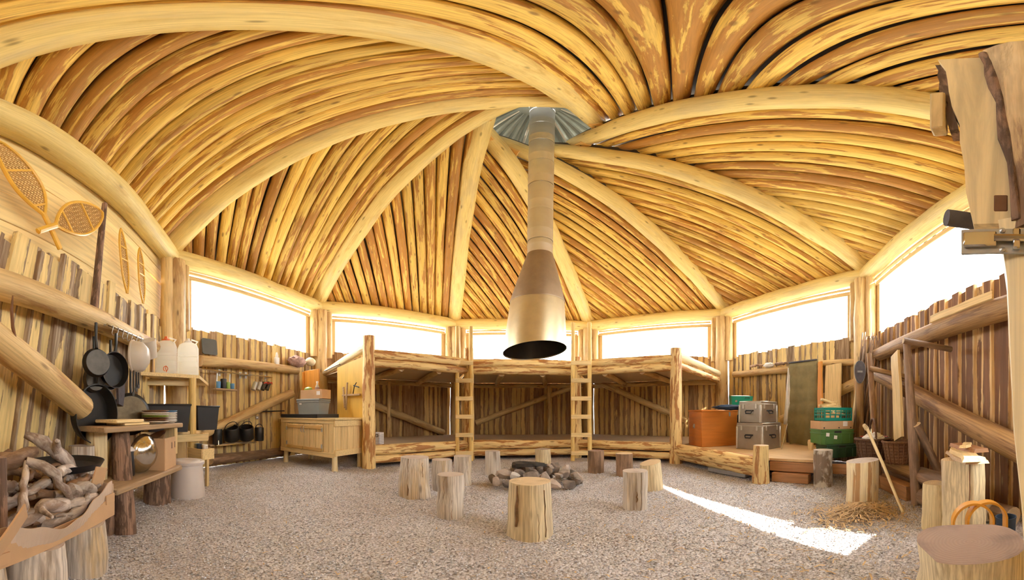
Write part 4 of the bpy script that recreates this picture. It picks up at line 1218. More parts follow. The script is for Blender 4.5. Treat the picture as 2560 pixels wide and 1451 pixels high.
# ------------------------------------------------------------------ plank shelf with plates and boards
zs = .85
k0 = at(262, 1058, 2.25); k1 = at(458, 1066, 3.28)
dv = (k1 - k0); dv.z = 0; la_ = atan2(dv.y, dv.x); L_ = dv.length; nv = Vector((dv.y, -dv.x, 0)).normalized()
A_, u_, n_w = wall_axes(-1)
if nv.dot(Vector((n_w.x, n_w.y, 0))) > 0: nv = -nv      # towards the wall
mid = (k0 + k1) / 2 + nv * .15
t = thing('plank_shelf', 'rough plank shelf on log supports carrying plates', 'shelf', T(mid.x, mid.y, 0) @ RZ(la_))
box('plank', (L_, .30, .045), 'oldplank', t, T(0, 0, zs - .02), .008)
def shl(f, back=.15): q = k0.lerp(k1, f) + nv * back; return Vector((q.x, q.y, zs + .004))
pg = on(300, 1335); pg.z = 0
log('support_log', (pg.x - .02, pg.y + .05, -.02), (shl(.30).x, shl(.30).y, zs - .045), .095, .08, ('bark', 'end'), t, n=12)
q = shl(.12, .22); log('support_log', (q.x, q.y, .32), (q.x, q.y, zs - .045), .09, .09, ('palelog', 'end'), t, n=16, facets=[(-.5, .3)])
q = shl(.9, .08); box('support_block', (.06, .13, .27), 'white' if False else 'sawnz', t, world=T(q.x, q.y, zs - .045 - .135) @ RZ(la_), bev=.006)
for i, (f, w, d2, h, z, lab) in enumerate(((.36, .36, .2, .02, 0.0, 'thin wooden chopping board at the bottom of its pile'), (.27, .40, .22, .028, .022, 'thick wooden chopping board on top of its pile'))):
    q = shl(f, .12); o = box('chopping_board', (w, d2, h), 'sawn', None, world=T(q.x, q.y, q.z + z + h / 2) @ RZ(la_ + .05 * i), bev=.008)
    tag(o, lab, 'chopping board', 'chopping boards on the plank shelf')
def plate(label, q, r, mat, z, dz=.0):
    o = MB().lathe([(.001, 0), (r * .6, 0), (r * .66, .006), (r, .022), (r * .985, .026), (r * .62, .011), (.001, .009)], 30, cap0=False, cap1=False).build('plate', mat, None, T(q.x, q.y, zs + .004 + z))
    tag(o, label, 'plate', 'stacked plates on the plank shelf'); return o
q = shl(.72, .13)
for i, (mt_, lab) in enumerate((('china', 'white china plate at the bottom of the left stack'), ('pottery', 'lower brown plate in the left stack'), ('pottery', 'upper brown plate in the left stack'), ('green', 'green rimmed plate in the left stack'), ('china', 'white china plate near the top of the left stack'), ('china', 'second white china plate near the top of the left stack'), ('pottery', 'brown wooden plate on top of the left stack'))):
    plate(lab, q, .135, mt_, i * .017)
q = shl(.90, .10)
for i in range(7):
    plate(['lowest', 'second', 'third', 'fourth', 'fifth', 'sixth', 'top blue'][i] + ' small bowl in the right stack of white bowls', q, .085, 'china' if i < 6 else 'blue', i * .017)

# ------------------------------------------------------------------ bench with box, steel bowl and pot
zb = .42
b0 = on(294, 1224, zb); b1 = on(456, 1163, zb)
bv = b1 - b0; ba = atan2(bv.y, bv.x); nb = Vector((bv.y, -bv.x, 0)).normalized()
if nb.dot(Vector((n_w.x, n_w.y, 0))) > 0: nb = -nb
bm_ = (b0 + b1) / 2 + nb * .17
t = thing('bench', 'low plank bench on a bark covered log under the plates', 'bench', T(bm_.x, bm_.y, 0) @ RZ(ba))
box('plank', (bv.length, .34, .05), 'oldplank', t, T(0, 0, zb - .025), .01)
lg = on(392, 1262); e_, _ = ray(392, 1262)
lg = lg + Vector((e_.x, e_.y, 0)) * .12
log('log_leg', (lg.x, lg.y, -.02), (lg.x, lg.y, zb - .05), .145, .135, ('bark', 'end'), t, n=16)
q = b0.lerp(b1, .12) + nb * .2; log('log_leg', (q.x, q.y, -.02), (q.x, q.y, zb - .05), .07, .07, ('bark', 'end'), t, n=12)
def bq(f, back): q = b0.lerp(b1, f) + nb * back; return Vector((q.x, q.y, zb + .002))
q = bq(.80, .17)
t = thing('cardboard_box', 'open cardboard box with wooden bowls on the bench', 'box', T(q) @ RZ(ba + .12), None)
bw, bd, bh = .36, .27, .30
for x, y, sx, sy in ((0, -bd / 2, bw, .008), (0, bd / 2, bw, .008), (-bw / 2, 0, .008, bd), (bw / 2, 0, .008, bd)): box('side', (sx, sy, bh), 'card', t, T(x, y, bh / 2), 0)
box('base', (bw, bd, .008), 'card', t, T(0, 0, .004), 0)
for x in (-.05, .05): box('hand_slot', (.008, .004, .06), 'blackpl', t, T(bw / 2 + .003 - .1 + x, -bd / 2 - .005, .22), 0)
o = tag(MB().lathe([(.001, 0), (.06, .0), (.12, .06), (.125, .065), (.11, .065), (.055, .012), (.001, .01)], 24, cap0=False, cap1=False).build('wooden_bowl', 'pottery', None, T(q + Vector((0, 0, .25))) @ RX(.5)), 'dark wooden bowl tipped in the open cardboard box', 'bowl')
q = bq(.52, .13)
t = thing('steel_bowl', 'large polished steel bowl standing on edge on the bench', 'bowl', T(q + Vector((0, 0, .172))) @ RZ(ba - .15) @ RX(pi / 2 + .12))
MB().lathe([(.001, .085), (.05, .083), (.11, .062), (.155, .02), (.17, -.03), (.178, -.032), (.178, -.026), (.163, .014), (.11, .055), (.001, .078)], 40, cap0=False, cap1=False).build('bowl', 'steel', t)
q = bq(.38, .22)
t = thing('cooking_pot', 'tall black pot with a white lid beside the steel bowl', 'pot', T(q))
MB().lathe([(.075, 0), (.08, .01), (.08, .21), (.075, .22)], 24).build('body', 'blackpl', t)
MB().lathe([(.086, .215), (.088, .225), (.06, .25), (.001, .255)], 24, cap1=False).build('lid', 'white', t)

# grey barrel
pb_ = on(468, 1249); e_, _ = ray(468, 1249); pb_ = pb_ + Vector((e_.x, e_.y, 0)) * .2; pb_.z = 0
t = thing('plastic_barrel', 'pale grey plastic barrel with a round lid by the bench', 'barrel', T(pb_))
MB().lathe([(.205, -.01), (.208, .01), (.19, .2), (.178, .36), (.176, .375)], 36).build('body', 'barrel', t)
MB().lathe([(.176, .37), (.196, .375), (.20, .385), (.20, .405), (.185, .415), (.15, .408), (.14, .414), (.10, .414), (.09, .408), (.001, .408)], 36, cap1=False).build('lid', 'barrel', t)
q_ = W[t.name] @ RZ(-2.4)
MB().tube([(.03, -.205, .02), (.05, -.215, .10), (.085, -.2, .10)], .006, 6).build('handle', 'barrel', t, q_ @ Matrix())

# crate of mugs
pm = at(502, 1135, 4.1); pm.z = 0
t = thing('mug_crate', 'small raised pine tray holding mugs behind the barrel', 'tray', T(pm.x, pm.y, 0) @ RZ(.1))
for x, y, sx, sy in ((0, -.1, .3, .015), (0, .1, .3, .015), (-.15, 0, .015, .2), (.15, 0, .015, .2)): box('side', (sx, sy, .14), 'sawn', t, T(x, y, .43), .004)
box('base', (.3, .2, .015), 'sawn', t, T(0, 0, .37), .003)
for x in (-.13, .13): box('leg', (.04, .04, .37), 'sawnz', t, T(x, 0, .18), .004)
for i, (x, y, mt_) in enumerate(((-.08, .0, 'greypl'), (.0, -.02, 'denim'), (.08, .01, 'china'))):
    g = thing('mug', ['pale grey mug on the left of the pine tray', 'dark blue mug in the middle of the pine tray', 'white mug on the right of the pine tray'][i], 'mug', T(pm.x + x, pm.y + y, .46), 'mugs in the pine tray')
    MB().lathe([(.001, 0), (.033, 0), (.038, .01), (.04, .09), (.036, .09), (.034, .012), (.001, .01)], 20, cap0=False, cap1=False).build('cup', mt_, g)
    MB().tube([(.038, 0, .07), (.065, 0, .06), (.065, 0, .03), (.037, 0, .02)], .006, 6).build('handle', mt_, g)

# ------------------------------------------------------------------ kitchen wall
rail(0, (500, 903), (742, 927), .10, 'rail', .13)
brace(0, (728, 985), (478, 1098), .10, 'rail', .16)
rail(0, (526, 1150), (720, 1128), .095, 'darklog', .14)
def kw(x, y, off): s, z = wsz(0, x, y, off); return wframe(0, s, z, off)
t = thing('baking_tray', 'dark grey rounded tray standing on the kitchen rail log', 'tray', kw(525, 888, .16) @ RX(-.12))
pts = []
for cx, cy, a0 in ((.12, .26, 0), (-.12, .26, pi / 2), (-.12, .04, pi), (.12, .04, 1.5 * pi)):
    for i in range(5): q = a0 + pi / 2 * i / 4; pts.append((cx + .035 * cos(q), cy + .035 * sin(q)))
MB().prism(pts, -.012, .012, 0, RX(pi / 2)).build('tray', M.setdefault('trayg', plain('dark_tray', (.09, .095, .085), .45)), t)
t = thing('white_bottle', 'small white bottle on the right end of the kitchen rail log', 'bottle', kw(692, 913, .16))
box('body', (.11, .07, .16), 'white', t, T(0, 0, .08), .012)
MB().lathe([(.03, .15), (.03, .2), (.016, .26), (.012, .27)], 12).build('neck', 'white', t)
t = blob('rolled_blanket', (.28, .13, .12), 'pinkcloth', kw(742, 908, .2) @ T(0, 0, .03), seed=5, sub=3, amp=.35, fr=3.5)
tag(t, 'pink mottled blanket heaped above the orange panel', 'blanket')
t = blob('cream_cushion', (.15, .11, .10), 'cream', kw(776, 905, .25), seed=9, sub=3, amp=.12)
tag(t, 'cream rounded cushion against the corner post', 'cushion')
# utensil rods
for i, ((xa, ya), (xb, yb2), lab) in enumerate((((497, 922), (620, 938), 'long steel utensil rod under the kitchen rail log'), ((626, 937), (680, 944), 'short steel utensil rod holding the tins'))):
    sa, za = wsz(0, xa, ya, .2); sb, zb2 = wsz(0, xb, yb2, .2)
    t = thing('utensil_rod', lab, 'rod', wframe(0, sa, za, .2), 'steel rods on the kitchen wall')
    MB().tube([(0, 0, 0), (sb - sa, 0, zb2 - za)], .011, 8).build('rod', 'steel', t)
    for f in ((.02, .5, .95) if i == 0 else (.05, .95)):
        x_ = (sb - sa) * f; z_ = (zb2 - za) * f
        box('bracket', (.035, .17, .03), 'zinc', t, T(x_, .085, z_), .003)
        box('wall_plate', (.05, .008, .12), 'zinc', t, T(x_, .16, z_), .003)
# little hanging shelf with cups
t = thing('hanging_shelf', 'small wooden shelf hung from the utensil rod', 'shelf', kw(560, 975, .25))
box('board', (.46, .16, .03), 'oldplank', t, Matrix(), .006)
for x in (-.16, .12): box('hanger', (.02, .012, .28), 'zinc', t, T(x, 0, .14) @ RY(.08), .002)
for i, (x, r, h, mt_, lab) in enumerate(((-.13, .042, .12, 'blue', 'blue cup, leftmost on the small hanging shelf'), (-.02, .055, .17, 'blackpl', 'tall black canister on the small hanging shelf'), (.08, .04, .12, 'green', 'lime green cup on the small hanging shelf'), (.18, .04, .1, 'blue', 'blue cup, rightmost on the small hanging shelf'))):
    g = MB().lathe([(.001, 0), (r * .85, 0), (r * .9, .01), (r, h * .9), (r * .97, h), (r * .9, h), (r * .8, .015), (.001, .012)], 20, cap0=False, cap1=False).build('cup', mt_, None, W[t.name] @ T(x, -.01, .016))
    tag(g, lab, 'cup', 'cups on the small hanging shelf')
for i in range(4):
    g = thing('hanging_tin', ['leftmost tilted steel tin under the short rod', 'second tilted steel tin under the short rod', 'third tin with a red clip under the short rod', 'rightmost tin with red clips under the short rod'][i], 'tin', kw(637 + i * 11, 965, .27) @ RY(.45) , 'tins hung from the short rod')
    MB().lathe([(.001, -.09), (.045, -.09), (.045, .07), (.04, .07), (.04, -.08), (.001, -.08)], 18, cap0=False, cap1=False).build('tin', 'zinc' if i < 2 else 'ironb', g)
    MB().tube([(.03, 0, .06), (.01, 0, .16)], .004, 5).build('hook', 'zinc', g)
    if i > 1: MB().tube([(-.04, -.03, .03), (.02, -.055, .08), (.05, -.04, .06)], .012, 6).build('clip', 'red', g)
# towel rail right of the brace
t = thing('wall_bar', 'thin dark bar with two knobs right of the kitchen brace', 'bar', kw(682, 1030, .12))
MB().tube([(-.36, 0, 0), (.36, 0, .02)], .012, 8).build('bar', 'iron', t)
for x in (-.42, .3): MB().lathe([(.001, 0), (.028, .006), (.034, .02), (.02, .035), (.001, .038)], 14, cap0=False, cap1=False).build('knob', 'zinc', t, W[t.name] @ T(x, .04, -.12) @ RX(pi / 2))
# pot rack low on the wall
sa, za = wsz(0, 535, 1116, .3); sb, zb2 = wsz(0, 640, 1107, .3)
t = thing('pot_rack', 'low wall rack holding four black kettles', 'rack', wframe(0, sa, za, .2))
box('slat', (sb - sa, .10, .03), 'oldplank', t, T((sb - sa) / 2, .06, 0), .005)
MB().tube([(.05, -.10, .0), (sb - sa, -.10, .01)], .012, 8).build('front_rod', 'steel', t)
for x in (.1, sb - sa - .05): MB().tube([(x, .14, .0), (x, -.1, .0)], .01, 6).tube([(x, -.1, 0), (x, -.1, .09)], .008, 6).build('bracket', 'steel', t)
rk = W[t.name]
for i, (x, r, h, tl) in enumerate(((.13, .085, .26, 0), (.45, .14, .24, .5), (.80, .14, .24, .5), (1.13, .09, .26, 0))):
    g = thing('kettle', ['black tall can, leftmost on the low rack', 'black tilted kettle, second on the low rack', 'black tilted kettle, third on the low rack', 'black tall can, rightmost on the low rack'][i], 'kettle', rk @ T(x, -.02, .02 + (.06 if tl else 0)) @ RX(tl * .5) @ RY(-tl * .5), 'black kettles on the low rack')
    MB().lathe([(.001, 0), (r * .92, 0), (r, .015), (r, h * .92), (r * .93, h), (r * .86, h), (r * .86, .03), (.001, .03)], 24, cap0=False, cap1=False).build('body', 'iron', g)
    MB().tube([(r * cos(q), 0, h + r * .7 * sin(q)) for q in np.linspace(0, pi, 10)], .007, 6).build('bail', 'iron', g)

# ------------------------------------------------------------------ driftwood in a cardboard tray (left foreground)
def lw(s, perp, z): return wp(-1, s, z, perp)
TZ = .32
stl = [(.74, .56), (.35, .56), (-.02, .54)]
for i, (s, pr_) in enumerate(stl):
    p = lw(s, pr_, 0)
    vs, fs, mi = log_geo(TZ + .01, .155, .14, n=24, wob=.03, seed=300 + i, step=.11)
    o = mesh_obj('log_stool', vs, fs, ('greylog', 'endgrey'), T(p - Vector((0, 0, .012))), None, mi, True, 40)
    tag(o, ['pale log under the right corner of the driftwood tray', 'pale log under the middle of the driftwood tray', 'pale log under the left end of the driftwood tray'][i], 'log', 'logs under the driftwood tray')
tr = thing('cardboard_tray', 'wide cardboard tray full of driftwood on pale logs', 'tray', wframe(-1, 0, TZ, 0))
# local frame: x along the wall, y negative = towards the room
S0, S1, Y0_, Y1_ = -.10, .93, -.665, -.14
mb = MB().box(S1 - S0, Y1_ - Y0_, .008, c=((S0 + S1) / 2, (Y0_ + Y1_) / 2, .004), bev=0)
mb.build('base', 'card', tr)
box('front_strip', (S1 - S0, .008, .07), 'card', tr, T((S0 + S1) / 2, Y0_, .035), 0)
def sheet(nm, top, mat, y, xs, z0=.0):
    dense = []
    for i in range(len(top) - 1):
        for q in range(6):
            f = q / 6; f2 = f * f * (3 - 2 * f)
            dense.append((top[i][0] + (top[i + 1][0] - top[i][0]) * f, top[i][1] + (top[i + 1][1] - top[i][1]) * (f2 if top[i + 1][0] - top[i][0] > .02 else f), top[i][2] + (top[i + 1][2] - top[i][2]) * f2))
    top = dense + [top[-1]]
    vs, fs = [], []
    for x, zt, dy in top: vs += [(x, y, z0), (x, y + dy, zt), (x, y - .006 + dy, zt), (x, y - .006, z0)]
    for i in range(len(top) - 1):
        for j in range(4): fs.append([i * 4 + j, i * 4 + (j + 1) % 4, i * 4 + 4 + (j + 1) % 4, i * 4 + 4 + j])
    fs += [[0, 1, 2, 3], [len(vs) - 1, len(vs) - 2, len(vs) - 3, len(vs) - 4]]
    mesh_obj(nm, vs, fs, mat, W[tr.name], tr, smooth=False)
sheet('front_flap', [(S0, .18, 0), (.05, .185, -.02), (.2, .15, -.05), (.36, .105, -.07), (.5, .12, -.06), (.7, .17, -.03), (S1, .22, 0)], 'cardin', Y0_ + .012, None)
sheet('front_panel', [(-.09, .15, 0), (.08, .15, 0), (.085, .10, 0), (.3, .095, 0), (.6, .095, 0), (S1, .12, 0)], 'card', Y0_ - .004, None)
box('corner_tab', (.10, .01, .055), 'card', tr, T(S1 - .06, Y0_ - .012, .12), .002)
box('corner_tab', (.11, .01, .06), 'card', tr, T(.02, Y0_ - .014, .12), .002)
box('corner_tab', (.11, .01, .055), 'card', tr, T(.02, Y0_ - .014, .045), .002)
box('right_flap', (.008, Y1_ - Y0_, .20), 'cardin', tr, T(S1, (Y0_ + Y1_) / 2, .10), 0)
box('back_flap', (S1 - S0, .008, .18), 'card', tr, T((S0 + S1) / 2, Y1_, .09), 0)
box('raised_flap', (.13, .008, .15), 'card', tr, T(S1 - .09, Y0_ + .05, .24) @ RY(.2) @ RX(.2), 0)
box('raised_flap', (.26, .008, .13), 'card', tr, T(.03, Y0_ - .05, .16) @ RY(-.75) @ RX(.5), 0)
rg = random.Random(77)
def drift(p0, p1, r, mat, label, bend=.05, grp='driftwood in the tray', fork=False, seed=0):
    r2 = random.Random(seed)
    p0, p1 = Vector(p0), Vector(p1); L = (p1 - p0).length
    n_ = 9; pts = []; rr = []
    bx, by = r2.uniform(-bend, bend), r2.uniform(-bend, bend)
    for i in range(n_):
        t_ = i / (n_ - 1)
        pts.append((bx * sin(pi * t_) + r2.uniform(-.4, .4) * r, by * sin(pi * t_ * 1.3) + r2.uniform(-.4, .4) * r, L * t_))
        rr.append(r * (1.15 - .5 * t_) * r2.uniform(.82, 1.15))
    rr[-1] *= .6; rr[0] *= .8
    mb = MB().tube(pts, rr, 9)
    if fork:
        q = pts[4]; mb.tube([q, (q[0] + .06, q[1] + .02, q[2] + L * .18), (q[0] + .13, q[1] + .01, q[2] + L * .25)], [r * .7, r * .5, r * .25], 7)
    o = mb.build('driftwood', mat, None, T(p0) @ zto(p1 - p0), ang=60)
    return tag(o, label, 'driftwood', grp)
spec = [((.82, .42, .55), (.62, .30, .86), .05, 'drift', 'pale splintered driftwood root standing highest on the heap', True),
        ((.60, .50, .62), (1.02, .42, .58), .032, 'drift', 'bleached branch sticking out of the heap towards the bench', True),
        ((.70, .32, .55), (1.16, .50, .53), .024, 'driftb', 'thin reddish branch poking past the tray edge', False),
        ((.10, .32, .68), (.55, .38, .72), .055, 'driftb', 'thick brown branch lying on top of the heap', True),
        ((.22, .60, .50), (.42, .42, .70), .024, 'drift', 'pale bent stick leaning in front on the heap', False),
        ((.42, .43, .70), (.62, .60, .50), .03, 'drift', 'grey forked stick sloping to the right on the heap', False),
        ((.0, .30, .62), (.16, .50, .56), .036, 'driftb', 'short brown branch with a knotted end', False),
        ((.62, .56, .50), (.80, .62, .52), .045, 'drift', 'blue grey driftwood lump near the right tray corner', False)]
for i, (a, b, r, mt_, lab, fk) in enumerate(spec):
    drift(lw(*a), lw(*b), r, mt_, lab, .05, 'driftwood in the tray', fk, 500 + i)
for i in range(44):
    s = rg.uniform(-.02, .72); pr_ = rg.uniform(.22, .58); z_ = TZ + rg.uniform(.07, .15) + .13 * (1 - abs(pr_ - .38) / .2)
    a_ = rg.uniform(-.6, .6) + (pi if rg.random() < .5 else 0); L = rg.uniform(.22, .46)
    p0 = lw(s, pr_, z_); p1 = lw(max(-.05, min(.86, s + L * cos(a_))), max(.2, min(.62, pr_ + L * .5 * sin(a_))), z_ + rg.uniform(-.04, .08))
    drift(p0, p1, rg.uniform(.016, .036), rg.choice(('drift', 'drift', 'driftb')), 'weathered grey brown driftwood piece deep in the heap', .05, 'driftwood in the tray', rg.random() < .3, 600 + i)
o = log('bark_log', lw(.085, .57, TZ + .10), lw(.09, .56, TZ + .45), .06, .057, ('bark', 'enddark'), None, n=14)
tag(o, 'dark bark covered log standing at the left end of the tray', 'log')
# black tray and log behind the heap
p = lw(.95, .13, 0)
t = thing('serving_tray', 'large round black tray behind the driftwood', 'tray', T(lw(.92, .30, .60)) @ RX(.04))
MB().lathe([(.001, 0), (.24, 0), (.27, .035), (.275, .035), (.245, -.01), (.001, -.01)], 36, cap0=False, cap1=False).build('tray', 'blackpl', t)
log('stand', lw(.92, .30, -.02), lw(.92, .30, .589), .12, .115, ('bark', 'end'), t, n=14)
p = lw(1.32, .42, 0)
o = log('standing_log', lw(1.30, .20, -.02), lw(1.30, .20, .70), .11, .10, ('greylog', 'endgrey'), None, n=18)
tag(o, 'grey log standing upright behind the driftwood heap', 'log')

# ------------------------------------------------------------------ far right wall: rail with bits, mat, planks
rail(4, (1836, 937), (1975, 925), .085, 'rail', .13)
rail(4, (2030, 912), (2142, 905), .07, 'rail', .11)
brace(4, (2146, 955), (1955, 1050), .10, 'rail', .16)
def w4(x, y, off): s, z = wsz(4, x, y, off); return wframe(4, s, z, off)
t = drift(won(4, 1876, 916, .16), won(4, 1910, 913, .16), .03, 'driftb', 'short bark piece lying on the far right rail, left one', .02, 'bark pieces on the far right rail', False, 801)
t = drift(won(4, 1938, 911, .16), won(4, 1972, 909, .16), .035, 'driftb', 'short bark piece lying on the far right rail beside the mat', .02, 'bark pieces on the far right rail', False, 802)
t = blob('white_rag', (.14, .08, .06), 'cloth', w4(1922, 914, .17), seed=11, sub=3, amp=.4, fr=3)
tag(t, 'crumpled white rag lying on the far right rail', 'rag')
# olive quilted mat hung over the rail
sa, zt = wsz(4, 1972, 908, .3); sb, zt2 = wsz(4, 2042, 905, .3); _, zbt = wsz(4, 2005, 1112, .3)
t = thing('quilted_mat', 'olive green quilted sleeping mat hung over the far right rail', 'mat', wframe(4, (sa + sb) / 2, 0, .3))
w_ = sb - sa; vs, fs = [], []
nx, nz = 22, 44
for side in (0, 1):
    for j in range(nz + 1):
        f = j / nz; z = zt + (zbt - zt) * f
        nar = 1.0 if f < .7 else 1.0 - .28 * ((f - .7) / .3) ** 2
        for i in range(nx + 1):
            g = i / nx
            q = .018 * abs(sin(pi * f * 6)) ** .5 * abs(sin(pi * g * 3)) ** .5 + .022
            vs.append(((g - .5) * w_ * nar + .02 * sin(f * 5), (-q if side == 0 else .012) + .03 * sin(f * 3) - .05 * f + (.03 if f < .03 else 0), z + .02 * sin(g * 5) * (1 if f > .9 else 0)))
m_ = (nx + 1) * (nz + 1)
for side in (0, 1):
    for j in range(nz):
        for i in range(nx):
            a = side * m_ + j * (nx + 1) + i
            fq = [a, a + 1, a + nx + 2, a + nx + 1]
            fs.append(fq if side == 1 else fq[::-1])
for j in range(nz):
    for i in (0, nx):
        a = j * (nx + 1) + i; b = a + nx + 1
        fs.append([a, b, b + m_, a + m_])
for i in range(nx):
    for j in (0, nz):
        a = j * (nx + 1) + i; fs.append([a, a + 1, a + 1 + m_, a + m_])
mesh_obj('quilt', vs, fs, 'olive', W[t.name], t, ang=60)
box('top_band', (w_, .07, .03), 'felt', t, T(0, .01, zt + .0), .01)
t = thing('pillowcase', 'narrow white cloth hanging left of the olive mat', 'cloth', w4(1967, 1062, .32))
_, zz1 = wsz(4, 1967, 1062, .32); _, zz2 = wsz(4, 1970, 920, .32); h = zz2 - zz1
mb = MB(); vs, fs = [], []
for j in range(13):
    f = j / 12
    for i in range(7):
        g = i / 6 - .5
        vs.append((g * (.17 - .09 * f) + .06 * f, .012 * sin(g * 14 + f * 2), h * f))
for j in range(12):
    for i in range(6):
        a = j * 7 + i; fs.append([a, a + 1, a + 8, a + 7])
o = mesh_obj('cloth', vs, fs, 'cloth', W[t.name], t)
sd = o.modifiers.new('thick', 'SOLIDIFY'); sd.thickness = .006
t = log('metal_rod', on(1954, 1124, ZP + .002), at(1968, 1060, 5.6), .008, .008, ('steel', 'steel'), None, n=8)
tag(t, 'thin steel rod leaning beside the metal cases', 'rod')
# planks leaning behind the crates
def leaning(label, x0_, x1_, yt, yb, k, off_t, off_b, mat, grp, tilt=0.0):
    s0_, zt_ = wsz(k, (x0_ + x1_) / 2, yt, off_t); s1_, zb_ = wsz(k, (x0_ + x1_) / 2 + tilt, yb, off_b)
    sl_, _ = wsz(k, x0_, yt, off_t); sr_, _ = wsz(k, x1_, yt, off_t)
    a = wp(k, s1_, zb_, off_b); b = wp(k, s0_, zt_, off_t)
    vs, fs = board_geo(sr_ - sl_, (b - a).length, .03, x0_, .008)
    A4, u4, n4 = wall_axes(k); zd = (b - a).normalized(); ux4 = Vector((u4.x, u4.y, 0)); ux4 = (ux4 - zd * ux4.dot(zd)).normalized(); yd = zd.cross(ux4)
    mm = Matrix(((ux4.x, yd.x, zd.x, a.x), (ux4.y, yd.y, zd.y, a.y), (ux4.z, yd.z, zd.z, a.z), (0, 0, 0, 1)))
    o = mesh_obj('plank', vs, fs, mat, mm, None, smooth=False)
    return tag(o, label, 'plank', grp)
LG = 'planks leaning behind the crates'
leaning('wide pale plank leaning on the wall behind the crates', 2063, 2102, 912, 1100, 4, .24, .5, 'sawnz', LG)
leaning('narrow orange plank leaning just right of the olive mat', 2044, 2056, 905, 1100, 4, .3, .5, 'orangez', LG)
leaning('short pale plank leaning low between mat and crates', 2020, 2032, 1100, 1145, 4, .9, 1.0, 'sawnz', LG)

# ------------------------------------------------------------------ stacked crates
cd_ = 4.62
def cpos(x, z): e, _ = ray(x, 1000); return Vector((e.x * cd_, e.y * cd_, z))
def zof(y): return EYE - (y - HZ) / F * (cd_ - .25)
CA = -1.02 + .42
def crate(label, x, z, w, d, h, mat, lattice, name='crate', ang=CA, cat='crate', grp='crates stacked on the platform'):
    t = thing(name, label, cat, T(cpos(x, z)) @ RZ(ang), grp)
    if not lattice:
        a, b = w / 2, d / 2
        for nm, sx, sy, x_, y_ in (('front_side', w, .012, 0, -b), ('back_side', w, .012, 0, b), ('left_side', .012, d, -a, 0), ('right_side', .012, d, a, 0)):
            box(nm, (sx, sy, h), mat, t, T(x_, y_, h / 2), .003)
        box('base', (w, d, .012), mat, t, T(0, 0, .006), .003)
        for z_ in (h - .012, h * .72): 
            mb = MB()
            for sx, sy, x_, y_ in ((w + .03, .02, 0, -b - .004), (w + .03, .02, 0, b + .004), (.02, d + .03, -a - .004, 0), (.02, d + .03, a + .004, 0)): mb.box(sx, sy, .018, c=(x_, y_, z_), bev=.003)
            mb.build('rib', mat, t)
        for i in range(4):
            q = -a + w * (i + .5) / 4; box('upright_rib', (.012, .018, h * .7), mat, t, T(q, -b - .006, h * .35), .002)
        box('grip_slot', (.11, .006, .035), 'blackpl', t, T(0, -b - .008, h * .83), .006)
        box('grip_slot', (.006, .10, .035), 'blackpl', t, T(a + .008, 0, h * .83), .006)
    else:
        a, b = w / 2, d / 2
        box('base', (w, d, .012), mat, t, T(0, 0, .006), .003)
        for (L, fm) in ((w, T(0, -b, 0)), (w, T(0, b, 0)), (d, T(-a, 0, 0) @ RZ(pi / 2)), (d, T(a, 0, 0) @ RZ(pi / 2))):
            mb = MB()
            for z_, hh in ((.02, .04), (.085, .014), (.13, .014), (h - .02, .04)): mb.box(L, .012, hh, c=(0, 0, z_), bev=.002)
            nn = max(4, int(L / .07))
            for i in range(nn + 1): mb.box(.022 if i in (0, nn) else .012, .013, h, c=(-L / 2 + L * i / nn, 0, h / 2), bev=.002)
            mb.build('lattice_side', mat, t, W[t.name] @ fm)
    return t
hz_ = [ZP + .002]
c_dk = crate('dark green crate at the bottom of the stack', 2090, ZP + .002, .46, .40, .19, 'dkgreen', False)
c_gr = crate('green crate with two paper tags in the middle of the stack', 2079, ZP + .196, .50, .42, .21, 'greenbox', False)
for x, z in ((-.10, .14), (.02, .10)): box('paper_tag', (.05, .004, .05), 'white', c_gr, T(x - .06, -.225, z) @ RY(.1), 0)
cbt = thing('carton', 'shallow cardboard carton between the green and the teal crate', 'box', T(cpos(2078, ZP + .41)) @ RZ(CA))
for x, y, sx, sy in ((0, -.2, .5, .007), (0, .2, .5, .007), (-.25, 0, .007, .4), (.25, 0, .007, .4)): box('side', (sx, sy, .115), 'card', cbt, T(x, y, .0575), 0)
box('base', (.5, .4, .007), 'card', cbt, T(0, 0, .004), 0)
box('paper_label', (.07, .004, .07), 'white', cbt, T(.13, -.206, .075), 0)
for x in (-.2, .03, .22): box('slot', (.02, .005, .016), 'blackpl', cbt, T(x, -.205, .02), 0)
t = crate('teal lattice crate full of split wood on top of the stack', 2082, ZP + .528, .42, .38, .19, 'teal', True)
rg2 = random.Random(5)
for i in range(9):
    x = -.14 + .035 * i; L = rg2.uniform(.2, .3)
    o = box('kindling', (L, .07, .035), 'sawn', None, world=W[t.name] @ T(rg2.uniform(-.04, .04), -.13 + .033 * i, .10 + .022 * i * rg2.uniform(.7, 1.2)) @ RZ(rg2.uniform(-.4, .4)) @ RY(rg2.uniform(-.3, .3)), bev=.006)
    tag(o, 'pale split kindling piece sticking out of the teal crate', 'kindling', 'kindling in the teal crate')

